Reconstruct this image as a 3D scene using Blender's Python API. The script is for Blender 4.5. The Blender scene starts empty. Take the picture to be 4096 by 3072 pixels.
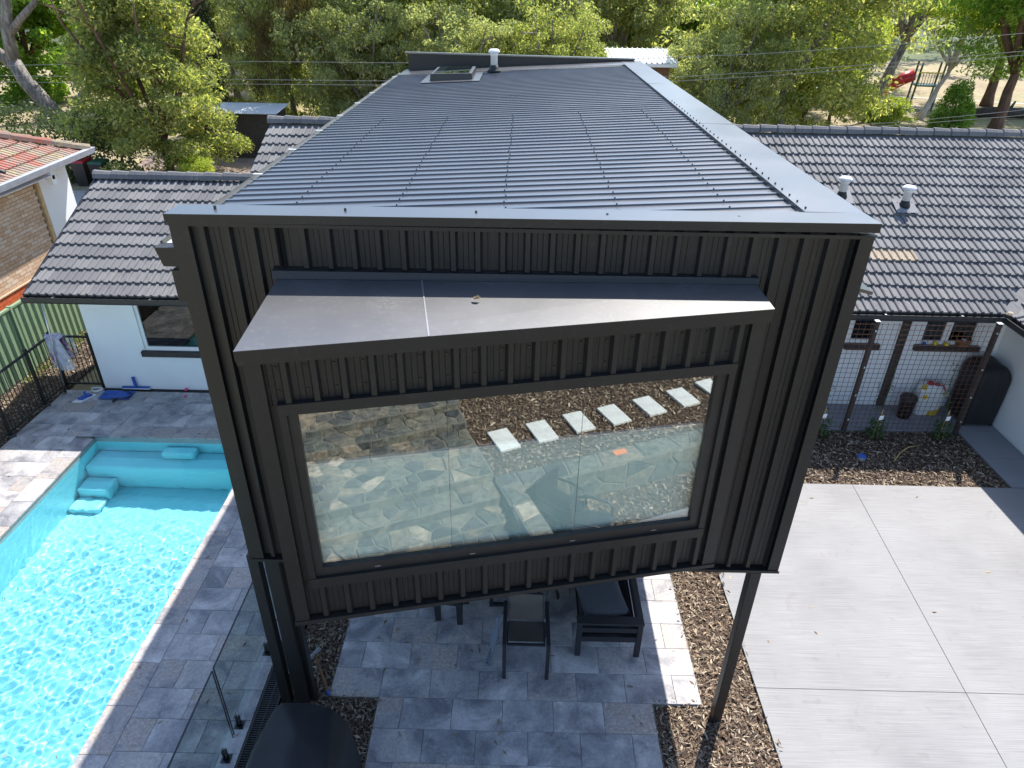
import bpy, bmesh, math, random
import numpy as np
from mathutils import Vector, Matrix, noise

sc = bpy.context.scene
COL = sc.collection
PI = math.pi

# ------------------------------------------------------------------ camera
CAM = Vector((2.1889, -5.2090, 7.4685))
YAW, PITCH, ROLL = -0.008263, 0.529565, 0.017073
def cam_axes():
    cy, sy, cp, sp = math.cos(YAW), math.sin(YAW), math.cos(PITCH), math.sin(PITCH)
    f = Vector((sy*cp, cy*cp, -sp)); r = Vector((cy, -sy, 0)); u = r.cross(f)
    cr, sr = math.cos(ROLL), math.sin(ROLL)
    return r*cr + u*sr, u*cr - r*sr, f
_r, _u, _f = cam_axes()
camd = bpy.data.cameras.new('camera'); cam = bpy.data.objects.new('camera', camd); COL.objects.link(cam)
cam.matrix_world = Matrix(((_r.x, _u.x, -_f.x, CAM.x), (_r.y, _u.y, -_f.y, CAM.y), (_r.z, _u.z, -_f.z, CAM.z), (0, 0, 0, 1)))
camd.sensor_fit = 'HORIZONTAL'; camd.sensor_width = 36; camd.lens = 36*2739.4/4096
camd.clip_start = 0.05; camd.clip_end = 3000
sc.camera = cam

# ------------------------------------------------------------------ world, sun, exposure
SUN = Vector((0.325, 0.66, 1.0)).normalized()
w = bpy.data.worlds.new('World'); sc.world = w; w.use_nodes = True
nt = w.node_tree
sky = nt.nodes.new('ShaderNodeTexSky'); sky.sky_type = 'NISHITA'; sky.sun_disc = False
sky.sun_elevation = math.asin(SUN.z); sky.sun_rotation = math.atan2(SUN.x, SUN.y)
sky.altitude = 600; sky.air_density = 1.0; sky.dust_density = 1.0; sky.ozone_density = 1.0
nt.links.new(sky.outputs[0], nt.nodes['Background'].inputs[0])
nt.nodes['Background'].inputs[1].default_value = 0.15
sd = bpy.data.lights.new('sun', 'SUN'); sd.energy = 4.3; sd.angle = math.radians(0.53); sd.color = (1.0, 0.955, 0.89)
sun = bpy.data.objects.new('sun', sd); COL.objects.link(sun)
sun.location = (10, 20, 40); sun.rotation_euler = (-SUN).to_track_quat('-Z', 'Y').to_euler()
sd.cycles.is_caustics_light = True
vs = sc.view_settings
vs.view_transform = 'Standard'; vs.look = 'None'; vs.gamma = 1; vs.exposure = 1.03
try: vs.use_curve_mapping = False
except Exception: pass
sc.cycles.max_bounces = 10; sc.cycles.transparent_max_bounces = 24
sc.cycles.sample_clamp_indirect = 8
sc.cycles.use_denoising = True

# ------------------------------------------------------------------ materials
MATS = {}
class NT:
    """small helper around one material's node tree"""
    def __init__(s, name):
        s.m = bpy.data.materials.new(name); s.m.use_nodes = True
        s.t = s.m.node_tree; s.b = s.t.nodes['Principled BSDF']; s.out = s.t.nodes['Material Output']
    def n(s, typ, **kw):
        x = s.t.nodes.new(typ)
        for k, v in kw.items(): setattr(x, k, v)
        return x
    def l(s, a, b): s.t.links.new(a, b)
    def set(s, **kw):
        for k, v in kw.items():
            i = s.b.inputs[k.replace('_', ' ')]
            if hasattr(v, 'is_linked') or isinstance(v, bpy.types.NodeSocket): s.l(v, i)
            else: i.default_value = (*v, 1) if isinstance(v, tuple) and len(v) == 3 else v
    def coord(s, which='Object', scale=(1, 1, 1), jitter=0.0):
        tc = s.n('ShaderNodeTexCoord'); o = tc.outputs[which]
        if jitter:
            oi = s.n('ShaderNodeObjectInfo'); cx = s.n('ShaderNodeCombineXYZ')
            m1 = s.n('ShaderNodeMath', operation='MULTIPLY'); m1.inputs[1].default_value = jitter
            m2 = s.n('ShaderNodeMath', operation='MULTIPLY'); m2.inputs[1].default_value = jitter*1.7
            s.l(oi.outputs['Random'], m1.inputs[0]); s.l(oi.outputs['Random'], m2.inputs[0])
            s.l(m1.outputs[0], cx.inputs[0]); s.l(m2.outputs[0], cx.inputs[1])
            ad = s.n('ShaderNodeVectorMath', operation='ADD'); s.l(o, ad.inputs[0]); s.l(cx.outputs[0], ad.inputs[1]); o = ad.outputs[0]
        mp = s.n('ShaderNodeMapping'); mp.inputs['Scale'].default_value = scale; s.l(o, mp.inputs[0])
        return mp.outputs[0]
    def noise(s, vec, scale=5, detail=4, rough=0.55, dist=0.0):
        x = s.n('ShaderNodeTexNoise'); x.inputs['Scale'].default_value = scale; x.inputs['Detail'].default_value = detail
        x.inputs['Roughness'].default_value = rough; x.inputs['Distortion'].default_value = dist
        s.l(vec, x.inputs['Vector']); return x.outputs['Fac']
    def ramp(s, fac, stops, interp='LINEAR'):
        x = s.n('ShaderNodeValToRGB'); e = x.color_ramp; e.interpolation = interp
        while len(e.elements) < len(stops): e.elements.new(0.5)
        for el, (p, c) in zip(e.elements, stops): el.position = p; el.color = (*c, 1) if len(c) == 3 else c
        s.l(fac, x.inputs[0]); return x.outputs[0]
    def mix(s, a, b, fac, blend='MIX'):
        x = s.n('ShaderNodeMix', data_type='RGBA', blend_type=blend)
        for sock, v in ((x.inputs[0], fac), (x.inputs[6], a), (x.inputs[7], b)):
            if isinstance(v, bpy.types.NodeSocket): s.l(v, sock)
            else: sock.default_value = (*v, 1) if isinstance(v, tuple) else v
        return x.outputs[2]
    def math(s, op, a, b=0.0, clamp=False):
        x = s.n('ShaderNodeMath', operation=op, use_clamp=clamp)
        for sock, v in ((x.inputs[0], a), (x.inputs[1], b)):
            if isinstance(v, bpy.types.NodeSocket): s.l(v, sock)
            else: sock.default_value = v
        return x.outputs[0]
    def bump(s, h, strength=0.3, dist=0.01):
        x = s.n('ShaderNodeBump'); x.inputs['Strength'].default_value = strength; x.inputs['Distance'].default_value = dist
        s.l(h, x.inputs['Height']); s.l(x.outputs[0], s.b.inputs['Normal']); return x.outputs[0]
    def rnd_obj(s): return s.n('ShaderNodeObjectInfo').outputs['Random']
    def rnd_isl(s): return s.n('ShaderNodeNewGeometry').outputs['Random Per Island']

def simple(name, c, rough=0.5, metal=0.0, var=0.12, scale=6.0, bump=0.0, bscale=40, spec=0.5, coord='Object'):
    k = NT(name); v = k.coord(coord); f = k.noise(v, scale, 5)
    a = tuple(x*(1-var) for x in c); b = tuple(min(1, x*(1+var)) for x in c)
    k.set(Base_Color=k.ramp(f, [(0.3, a), (0.7, b)]), Roughness=rough, Metallic=metal); k.b.inputs['Specular IOR Level'].default_value = spec
    if bump: k.bump(k.noise(k.coord(coord), bscale, 4), bump, 0.005)
    MATS[name] = k.m; return k.m

def mat_metal(name, c, rough, streak=0.25, spec=0.5, ior=1.5):
    k = NT(name); v = k.coord('Object')
    f = k.noise(v, 1.3, 6); d = k.noise(v, 22, 5)
    col = k.ramp(f, [(0.3, tuple(x*0.86 for x in c)), (0.72, tuple(x*1.14 for x in c))])
    dust = k.ramp(d, [(0.56, (0, 0, 0)), (0.8, (streak*0.35,)*3)])
    col = k.mix(col, (0.19, 0.185, 0.17), dust)
    if streak > 0.6:      # scratches and dried splashes in patches
        pa = k.math('MULTIPLY', k.ramp(k.noise(v, 1.7, 3), [(0.56, (0, 0, 0)), (0.70, (1, 1, 1))]), k.ramp(k.noise(k.coord('Object', (1, 3, 1)), 45, 5, 0.75, 1.5), [(0.56, (0, 0, 0)), (0.64, (0.8, 0.8, 0.8))]))
        col = k.mix(col, (0.42, 0.41, 0.39), pa)
    k.set(Base_Color=col, Roughness=k.math('ADD', k.math('MULTIPLY', f, 0.14), rough-0.07))
    k.b.inputs['Specular IOR Level'].default_value = spec; k.b.inputs['IOR'].default_value = ior
    k.bump(k.noise(v, 1.1, 0.0), 0.10, 0.03)
    MATS[name] = k.m
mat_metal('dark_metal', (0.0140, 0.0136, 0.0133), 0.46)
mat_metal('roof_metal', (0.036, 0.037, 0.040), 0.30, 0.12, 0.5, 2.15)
mat_metal('scuffed_metal', (0.066, 0.066, 0.069), 0.42, 1.0, 0.5, 2.1)
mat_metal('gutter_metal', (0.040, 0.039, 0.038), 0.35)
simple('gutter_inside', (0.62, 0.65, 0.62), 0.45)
simple('black_frame', (0.022, 0.020, 0.020), 0.4, var=0.15)
simple('black_powdercoat', (0.016, 0.016, 0.017), 0.35, var=0.2)
simple('white_paint', (0.84, 0.845, 0.845), 0.55, var=0.04, scale=1.5, bump=0.15)
simple('white_plastic', (0.80, 0.80, 0.79), 0.35, var=0.04)
simple('galvanised', (0.50, 0.51, 0.52), 0.35, 0.7)
simple('rubber', (0.02, 0.02, 0.02), 0.6)
simple('rust_wire', (0.13, 0.055, 0.03), 0.75, var=0.5, scale=20)
simple('screw', (0.02, 0.02, 0.02), 0.4)
simple('sill_brown', (0.040, 0.033, 0.030), 0.6, var=0.3, scale=15)
simple('interior', (0.10, 0.095, 0.09), 0.8)
simple('dark_brick', (0.045, 0.038, 0.034), 0.7, var=0.3, scale=8)
simple('furniture', (0.024, 0.024, 0.027), 0.42, var=0.12)
simple('cushion', (0.050, 0.053, 0.062), 0.95, var=0.1, scale=30, bump=0.3, bscale=300)
simple('cover_black', (0.012, 0.012, 0.0135), 0.62, var=0.25, scale=5, bump=0.5, bscale=7)
simple('sling', (0.085, 0.072, 0.058), 0.8, var=0.1)
simple('blue_plastic', (0.02, 0.10, 0.42), 0.4)
simple('pink', (0.80, 0.06, 0.30), 0.4)
simple('red', (0.45, 0.02, 0.03), 0.4)
simple('yellow', (0.75, 0.55, 0.03), 0.45)
simple('orange', (0.75, 0.22, 0.06), 0.5)
simple('bamboo', (0.55, 0.36, 0.14), 0.6)
simple('wood_brown', (0.20, 0.10, 0.05), 0.7, var=0.4, scale=12)
simple('log', (0.055, 0.045, 0.038), 0.9, var=0.4)
simple('fence_green', (0.23, 0.33, 0.20), 0.5, var=0.05)
simple('playground_green', (0.03, 0.10, 0.06), 0.4)
simple('timber_trim', (0.55, 0.38, 0.20), 0.6, var=0.2, scale=10)
simple('eave_grey', (0.36, 0.38, 0.42), 0.5)
simple('silver_pole', (0.65, 0.66, 0.67), 0.3, 0.8)
simple('cable', (0.30, 0.30, 0.29), 0.6)
simple('white_roof', (0.70, 0.71, 0.70), 0.4, var=0.05)
simple('dark_timber', (0.050, 0.042, 0.037), 0.8, var=0.3)
simple('tan_stain', (0.33, 0.265, 0.195), 0.85, var=0.25, scale=14)
simple('lead', (0.24, 0.24, 0.25), 0.85, 0.0, spec=0.2)
simple('mortar', (0.17, 0.16, 0.135), 0.95, bump=0.4)
simple('red_brick', (0.52, 0.11, 0.035), 0.8, var=0.2)
simple('paver_brown', (0.26, 0.19, 0.155), 0.9, var=0.2, scale=3)

def mat_glass(name, refl, tint, rough=0.0):
    k = NT(name)
    tr = k.n('ShaderNodeBsdfTransparent'); tr.inputs[0].default_value = (*tint, 1)
    gl = k.n('ShaderNodeBsdfGlossy'); gl.inputs['Roughness'].default_value = rough; gl.inputs['Color'].default_value = (0.95, 1.0, 0.97, 1)
    lw = k.n('ShaderNodeLayerWeight'); lw.inputs['Blend'].default_value = 0.5
    f = k.math('ADD', k.math('MULTIPLY', k.math('POWER', lw.outputs['Facing'], 4.0), 0.75), refl, True)
    mx = k.n('ShaderNodeMixShader'); k.l(f, mx.inputs[0]); k.l(tr.outputs[0], mx.inputs[1]); k.l(gl.outputs[0], mx.inputs[2])
    k.l(mx.outputs[0], k.out.inputs['Surface']); MATS[name] = k.m
mat_glass('window_glass', 0.25, (0.97, 0.99, 0.98))
mat_glass('house_glass', 0.05, (0.45, 0.47, 0.48))
mat_glass('fence_glass', 0.025, (0.90, 0.955, 0.94))
mat_glass('skylight_glass', 0.15, (0.45, 0.55, 0.50))
mat_glass('clear_film', 0.10, (0.86, 0.88, 0.90), 0.25)

# stone pavers (quartzite): per-piece tone, veins and blotches
k = NT('paver'); v = k.coord('Object', jitter=60.0)
big = k.noise(v, 2.2, 6, 0.62, 0.6); fine = k.noise(v, 26, 5, 0.7); r = k.rnd_obj()
c = k.ramp(big, [(0.36, (0.25, 0.243, 0.252)), (0.46, (0.39, 0.375, 0.372)), (0.53, (0.48, 0.458, 0.44)), (0.64, (0.66, 0.63, 0.60))])
warm = k.ramp(r, [(0.45, (0, 0, 0)), (0.9, (0.85, 0.85, 0.85))])
c = k.mix(c, k.ramp(fine, [(0.3, (0.27, 0.225, 0.20)), (0.7, (0.50, 0.44, 0.39))]), k.mix((0, 0, 0), warm, k.ramp(big, [(0.44, (0, 0, 0)), (0.54, (1, 1, 1))])))
dark = k.ramp(r, [(0.0, (0.62, 0.64, 0.68)), (0.25, (1.02, 1.0, 1.0)), (0.5, (0.76, 0.77, 0.80)), (0.8, (1.06, 1.03, 1.0)), (1.0, (0.85, 0.82, 0.80))])
c = k.mix(c, dark, 0.85, 'MULTIPLY')
vd = k.n('ShaderNodeVectorMath', operation='ADD'); nz = k.n('ShaderNodeTexNoise'); nz.inputs['Scale'].default_value = 3.0; nz.inputs['Detail'].default_value = 5
k.l(v, nz.inputs['Vector']); k.l(v, vd.inputs[0]); k.l(nz.outputs['Color'], vd.inputs[1])
vo = k.n('ShaderNodeTexVoronoi', feature='DISTANCE_TO_EDGE'); vo.inputs['Scale'].default_value = 2.4; k.l(vd.outputs[0], vo.inputs['Vector'])
vein = k.math('MULTIPLY', k.ramp(vo.outputs['Distance'], [(0.0, (1, 1, 1)), (0.022, (0, 0, 0))]), k.ramp(fine, [(0.45, (0, 0, 0)), (0.62, (0.55, 0.55, 0.55))]))
c = k.mix(c, (0.56, 0.55, 0.53), vein)
c = k.mix(c, k.ramp(fine, [(0.3, (0.74, 0.74, 0.74)), (0.7, (1.16, 1.16, 1.16))]), 0.8, 'MULTIPLY')
k.set(Base_Color=c, Roughness=0.62); k.bump(k.noise(v, 30, 6, 0.7), 0.35, 0.004)
MATS['paver'] = k.m

# broom finished concrete: streaks along x
k = NT('concrete'); v = k.coord('Object'); vs_ = k.coord('Object', (0.35, 26, 1))
big = k.noise(v, 0.7, 5); st = k.noise(vs_, 4, 4, 0.7); fine = k.noise(v, 60, 4)
c = k.ramp(big, [(0.3, (0.215, 0.212, 0.212)), (0.5, (0.252, 0.248, 0.247)), (0.7, (0.278, 0.274, 0.272))])
c = k.mix(c, k.ramp(st, [(0.32, (0.74, 0.74, 0.75)), (0.68, (1.18, 1.18, 1.18))]), 0.9, 'MULTIPLY')
stain = k.ramp(k.noise(v, 3.4, 5, 0.6, 1.2), [(0.60, (1, 1, 1)), (0.76, (0.86, 0.82, 0.78))])
c = k.mix(c, stain, 1.0, 'MULTIPLY')
k.set(Base_Color=c, Roughness=0.75); k.bump(k.math('ADD', k.math('MULTIPLY', st, 1.0), k.math('MULTIPLY', fine, 0.4)), 0.35, 0.004)
MATS['concrete'] = k.m
simple('concrete_old', (0.24, 0.243, 0.255), 0.85, var=0.08, scale=2, bump=0.2)

# roof tiles, concrete, painted charcoal: lichen specks and streaks
k = NT('roof_tile'); v = k.coord('Object', jitter=40.0); st = k.coord('Object', (14, 1.5, 1), jitter=40.0)
c = k.ramp(k.noise(st, 3, 4), [(0.25, (0.115, 0.116, 0.122)), (0.75, (0.205, 0.204, 0.206))])
lich = k.ramp(k.noise(v, 34, 4, 0.6), [(0.69, (0, 0, 0)), (0.74, (0.8, 0.8, 0.8))])
c = k.mix(c, (0.42, 0.41, 0.33), lich)
c = k.mix(c, k.ramp(k.rnd_obj(), [(0.0, (0.86, 0.86, 0.88)), (1.0, (1.12, 1.10, 1.08))]), 1.0, 'MULTIPLY')
k.set(Base_Color=c, Roughness=0.8); k.b.inputs['Specular IOR Level'].default_value = 0.25; k.bump(k.noise(v, 60, 4), 0.25, 0.004)
MATS['roof_tile'] = k.m
k = NT('terracotta'); v = k.coord('Object', jitter=40.0)
c = k.ramp(k.rnd_obj(), [(0.0, (0.40, 0.10, 0.065)), (0.4, (0.36, 0.17, 0.12)), (0.75, (0.30, 0.22, 0.17)), (0.95, (0.42, 0.31, 0.16))])
g = k.ramp(k.noise(v, 9, 6, 0.7), [(0.42, (0, 0, 0)), (0.62, (0.9, 0.9, 0.9))])
c = k.mix(c, k.ramp(k.noise(v, 40, 4), [(0.35, (0.10, 0.095, 0.08)), (0.7, (0.36, 0.34, 0.27))]), g)
k.set(Base_Color=c, Roughness=0.85); k.bump(k.noise(v, 40, 4), 0.4, 0.006)
MATS['terracotta'] = k.m
k = NT('tan_brick'); c = k.ramp(k.rnd_isl(), [(0.0, (0.56, 0.37, 0.235)), (0.5, (0.64, 0.44, 0.295)), (0.9, (0.70, 0.55, 0.42))])
k.set(Base_Color=k.mix(c, k.ramp(k.noise(k.coord('Object'), 25, 4), [(0.3, (0.85,)*3), (0.7, (1.1,)*3)]), 1.0, 'MULTIPLY'), Roughness=0.85); MATS['tan_brick'] = k.m
k = NT('stone'); v = k.coord('Object', jitter=30.0)
c = k.ramp(k.rnd_obj(), [(0.0, (0.05, 0.055, 0.06)), (0.25, (0.13, 0.14, 0.125)), (0.5, (0.19, 0.175, 0.14)), (0.7, (0.085, 0.09, 0.095)), (0.9, (0.24, 0.20, 0.15)), (1.0, (0.40, 0.34, 0.27))])
c = k.mix(c, k.ramp(k.noise(v, 9, 7, 0.7), [(0.30, (0.28, 0.29, 0.30)), (0.5, (0.9, 0.9, 0.88)), (0.70, (1.7, 1.65, 1.5))]), 1.0, 'MULTIPLY')
k.set(Base_Color=c, Roughness=0.85); k.bump(k.noise(v, 14, 6, 0.7), 1.0, 0.04); MATS['stone'] = k.m
simple('step_slab', (0.66, 0.66, 0.62), 0.7, var=0.1, scale=5, bump=0.2)

def mat_islands(name, stops, rough=0.85, trans=0.0, spec=0.3):
    k = NT(name); c = k.ramp(k.rnd_isl(), stops)
    k.set(Base_Color=c, Roughness=rough); k.b.inputs['Specular IOR Level'].default_value = spec
    if trans:
        tl = k.n('ShaderNodeBsdfTranslucent'); k.l(k.mix(c, (1.0, 1.0, 0.35), 0.35, 'MULTIPLY'), tl.inputs[0])
        tl2 = k.mix(c, (1.70, 1.82, 0.85), 1.0, 'MULTIPLY'); k.l(tl2, tl.inputs[0])
        mx = k.n('ShaderNodeMixShader'); mx.inputs[0].default_value = min(0.6, trans*1.15)
        k.l(k.b.outputs[0], mx.inputs[1]); k.l(tl.outputs[0], mx.inputs[2]); k.l(mx.outputs[0], k.out.inputs['Surface'])
    MATS[name] = k.m
mat_islands('bark_chip', [(0.0, (0.062, 0.041, 0.030)), (0.35, (0.141, 0.093, 0.062)), (0.65, (0.226, 0.164, 0.113)), (0.85, (0.373, 0.294, 0.209)), (1.0, (0.520, 0.441, 0.328))])
mat_islands('dry_leaf', [(0.0, (0.16, 0.085, 0.04)), (0.5, (0.34, 0.24, 0.13)), (1.0, (0.52, 0.40, 0.25))], 0.7)
mat_islands('leaf_olive', [(0.0, (0.127, 0.157, 0.062)), (0.4, (0.209, 0.247, 0.092)), (0.75, (0.307, 0.321, 0.120)), (1.0, (0.478, 0.419, 0.179))], 0.5, 0.5, 0.5)
mat_islands('leaf_gum', [(0.0, (0.163, 0.194, 0.109)), (0.4, (0.265, 0.294, 0.163)), (0.75, (0.373, 0.381, 0.201)), (1.0, (0.528, 0.474, 0.248))], 0.55, 0.5, 0.4)
mat_islands('leaf_fresh', [(0.0, (0.090, 0.173, 0.033)), (0.5, (0.173, 0.287, 0.056)), (1.0, (0.296, 0.362, 0.075))], 0.5, 0.5, 0.4)
mat_islands('leaf_yellowgreen', [(0.0, (0.140, 0.206, 0.036)), (0.5, (0.263, 0.320, 0.058)), (1.0, (0.410, 0.395, 0.090))], 0.5, 0.5, 0.4)
mat_islands('leaf_dark', [(0.0, (0.031, 0.056, 0.022)), (0.6, (0.066, 0.097, 0.035)), (1.0, (0.133, 0.164, 0.053))], 0.5, 0.25, 0.5)
mat_islands('leaf_cypress', [(0.0, (0.014, 0.024, 0.012)), (1.0, (0.034, 0.050, 0.022))], 0.7, 0.15)
mat_islands('leaf_brown', [(0.0, (0.060, 0.050, 0.020)), (0.5, (0.115, 0.090, 0.030)), (1.0, (0.170, 0.125, 0.040))], 0.6, 0.3)
mat_islands('leaf_rust', [(0.0, (0.130, 0.137, 0.072)), (0.5, (0.238, 0.223, 0.115)), (1.0, (0.346, 0.274, 0.144))], 0.6, 0.3)
mat_islands('grass_blade', [(0.0, (0.08, 0.14, 0.02)), (1.0, (0.22, 0.30, 0.05))], 0.6, 0.3)
k = NT('gum_bark'); v = k.coord('Object', (3, 3, 0.6))
c = k.ramp(k.noise(v, 2.5, 6, 0.6, 0.8), [(0.3, (0.085, 0.070, 0.062)), (0.5, (0.20, 0.175, 0.16)), (0.7, (0.42, 0.37, 0.33))])
k.set(Base_Color=c, Roughness=0.85); k.bump(k.noise(v, 6, 5), 0.5, 0.03); MATS['gum_bark'] = k.m
k = NT('pale_bark'); v = k.coord('Object', (3, 3, 0.6))
k.set(Base_Color=k.ramp(k.noise(v, 2.5, 6), [(0.3, (0.34, 0.31, 0.29)), (0.7, (0.56, 0.53, 0.50))]), Roughness=0.8); MATS['pale_bark'] = k.m
k = NT('red_bark'); v = k.coord('Object', (3, 3, 0.6))
k.set(Base_Color=k.ramp(k.noise(v, 3, 6), [(0.3, (0.075, 0.042, 0.030)), (0.7, (0.19, 0.11, 0.075))]), Roughness=0.9); MATS['red_bark'] = k.m

# mulch soil, dry ground, hills
k = NT('mulch_soil'); v = k.coord('Object')
k.set(Base_Color=k.ramp(k.noise(v, 18, 7, 0.7), [(0.3, (0.028, 0.019, 0.014)), (0.55, (0.075, 0.052, 0.037)), (0.75, (0.16, 0.12, 0.085))]), Roughness=0.95)
k.bump(k.noise(v, 30, 6), 0.9, 0.03); MATS['mulch_soil'] = k.m
k = NT('dry_grass'); v = k.coord('Object')
c = k.ramp(k.noise(v, 0.10, 6, 0.6), [(0.3, (0.235, 0.175, 0.105)), (0.5, (0.33, 0.265, 0.155)), (0.7, (0.24, 0.225, 0.11))])
c = k.mix(c, k.ramp(k.noise(v, 2.5, 6, 0.7), [(0.3, (0.65,)*3), (0.7, (1.25,)*3)]), 1.0, 'MULTIPLY')
k.set(Base_Color=c, Roughness=0.95); k.bump(k.noise(v, 6, 5), 0.5, 0.05); MATS['dry_grass'] = k.m
simple('hill_green', (0.085, 0.105, 0.045), 0.95, var=0.5, scale=0.08)
simple('path_grey', (0.42, 0.39, 0.36), 0.9)

k = NT('pool_shell'); v = k.coord('Object')
k.set(Base_Color=k.ramp(k.noise(v, 2, 3), [(0.3, (0.40, 0.76, 0.81)), (0.7, (0.44, 0.79, 0.83))]), Roughness=0.35); MATS['pool_shell'] = k.m
simple('waterline', (0.30, 0.36, 0.345), 0.4)
k = NT('water'); k.set(Base_Color=(0.58, 0.93, 1.0), Roughness=0.0, IOR=1.33); k.b.inputs['Transmission Weight'].default_value = 1.0; MATS['water'] = k.m
k = NT('blind'); v = k.coord('Object', (0, 0, 60))
wv = k.n('ShaderNodeTexWave', wave_type='BANDS', bands_direction='Z'); wv.inputs['Scale'].default_value = 0.8; k.l(v, wv.inputs['Vector'])
k.set(Base_Color=(0.76, 0.83, 0.77), Roughness=0.8); MATS['blind'] = k.m
k = NT('sling_weave'); v = k.coord('Object')
wv = k.n('ShaderNodeTexWave', wave_type='BANDS', bands_direction='X'); wv.inputs['Scale'].default_value = 45; k.l(v, wv.inputs['Vector'])
k.set(Base_Color=k.ramp(wv.outputs[0], [(0.3, (0.05, 0.042, 0.034)), (0.7, (0.17, 0.145, 0.115))]), Roughness=0.8); MATS['sling_weave'] = k.m
k = NT('towel'); v = k.coord('Object')
wv = k.n('ShaderNodeTexWave', wave_type='BANDS', bands_direction='DIAGONAL'); wv.inputs['Scale'].default_value = 22; wv.inputs['Distortion'].default_value = 3; k.l(v, wv.inputs['Vector'])
k.set(Base_Color=k.ramp(wv.outputs[0], [(0.35, (0.025, 0.04, 0.06)), (0.6, (0.32, 0.36, 0.42))]), Roughness=0.95); MATS['towel'] = k.m
k = NT('floral'); v = k.coord('Object'); vo = k.n('ShaderNodeTexVoronoi'); vo.inputs['Scale'].default_value = 11; k.l(v, vo.inputs['Vector'])
k.set(Base_Color=k.ramp(k.noise(v, 7, 2), [(0.42, (0.72, 0.78, 0.84)), (0.5, (0.80, 0.10, 0.42)), (0.58, (0.18, 0.34, 0.62)), (0.66, (0.78, 0.80, 0.84))]), Roughness=0.8); MATS['floral'] = k.m
k = NT('sack'); v = k.coord('Object')
k.set(Base_Color=k.ramp(k.noise(v, 4.5, 2, 0.4), [(0.58, (0.76, 0.76, 0.74)), (0.6, (0.72, 0.46, 0.04)), (0.68, (0.70, 0.44, 0.04)), (0.70, (0.20, 0.26, 0.10))]), Roughness=0.4); MATS['sack'] = k.m
simple('solar_mat', (0.04, 0.04, 0.042), 0.6, var=0.3)
simple('pane_dark', (0.02, 0.022, 0.025), 0.1)
simple('slide_red', (0.50, 0.025, 0.03), 0.35); simple('slide_orange', (0.62, 0.16, 0.06), 0.35)

k = NT('plastic_film'); k.set(Base_Color=(0.74, 0.80, 0.84), Roughness=0.25)
tr = k.n('ShaderNodeBsdfTransparent'); mx = k.n('ShaderNodeMixShader'); f_ = k.ramp(k.noise(k.coord('Object'), 7, 4), [(0.35, (0.35,)*3), (0.65, (0.75,)*3)])
k.l(f_, mx.inputs[0]); k.l(tr.outputs[0], mx.inputs[1]); k.l(k.b.outputs[0], mx.inputs[2]); k.l(mx.outputs[0], k.out.inputs['Surface']); MATS['plastic_film'] = k.m

mat_islands('leaf_vine', [(0.0, (0.022, 0.060, 0.016)), (0.6, (0.045, 0.105, 0.026)), (1.0, (0.085, 0.150, 0.040))], 0.45, 0.3, 0.5)
# ------------------------------------------------------------------ geometry helpers
BASE = {}          # object name -> world base of its thing
def as_np(verts, quads):
    return np.asarray(verts, dtype=np.float32), np.asarray(quads, dtype=np.int32)
def np_mesh(name, verts, quads, mat, smooth=False):
    """quads: (n,4) index array; fast path for big meshes"""
    me = bpy.data.meshes.new(name); nv, nq = len(verts), len(quads); k = quads.shape[1]
    me.vertices.add(nv); me.vertices.foreach_set('co', verts.astype(np.float32).ravel())
    me.loops.add(nq*k); me.loops.foreach_set('vertex_index', quads.astype(np.int32).ravel())
    me.polygons.add(nq); me.polygons.foreach_set('loop_start', np.arange(0, nq*k, k, dtype=np.int32))
    if smooth: me.polygons.foreach_set('use_smooth', np.ones(nq, dtype=bool))
    me.update(calc_edges=True); me.materials.append(MATS[mat]); return me
def link(name, me, parent=None, loc=(0, 0, 0), rot=None):
    o = bpy.data.objects.new(name, me); COL.objects.link(o)
    o.location = loc
    if rot is not None: o.rotation_euler = rot
    if parent is not None: o.parent = parent
    return o
def props(o, label=None, cat=None, group=None, kind=None):
    if label: o['label'] = label
    if cat: o['category'] = cat
    if group: o['group'] = group
    if kind: o['kind'] = kind
    return o
def thing(name, label, cat, loc=(0, 0, 0), group=None, rz=0.0):
    o = bpy.data.objects.new(name, None); COL.objects.link(o); o.location = loc; o.empty_display_size = 0.2
    o.rotation_euler = (0, 0, rz); props(o, label, cat, group); BASE[o.name] = Vector(loc); return o
def structure(name, label=None):
    o = bpy.data.objects.new(name, None); COL.objects.link(o); o['kind'] = 'structure'
    if label: o['label'] = label
    BASE[o.name] = Vector((0, 0, 0)); return o

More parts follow.
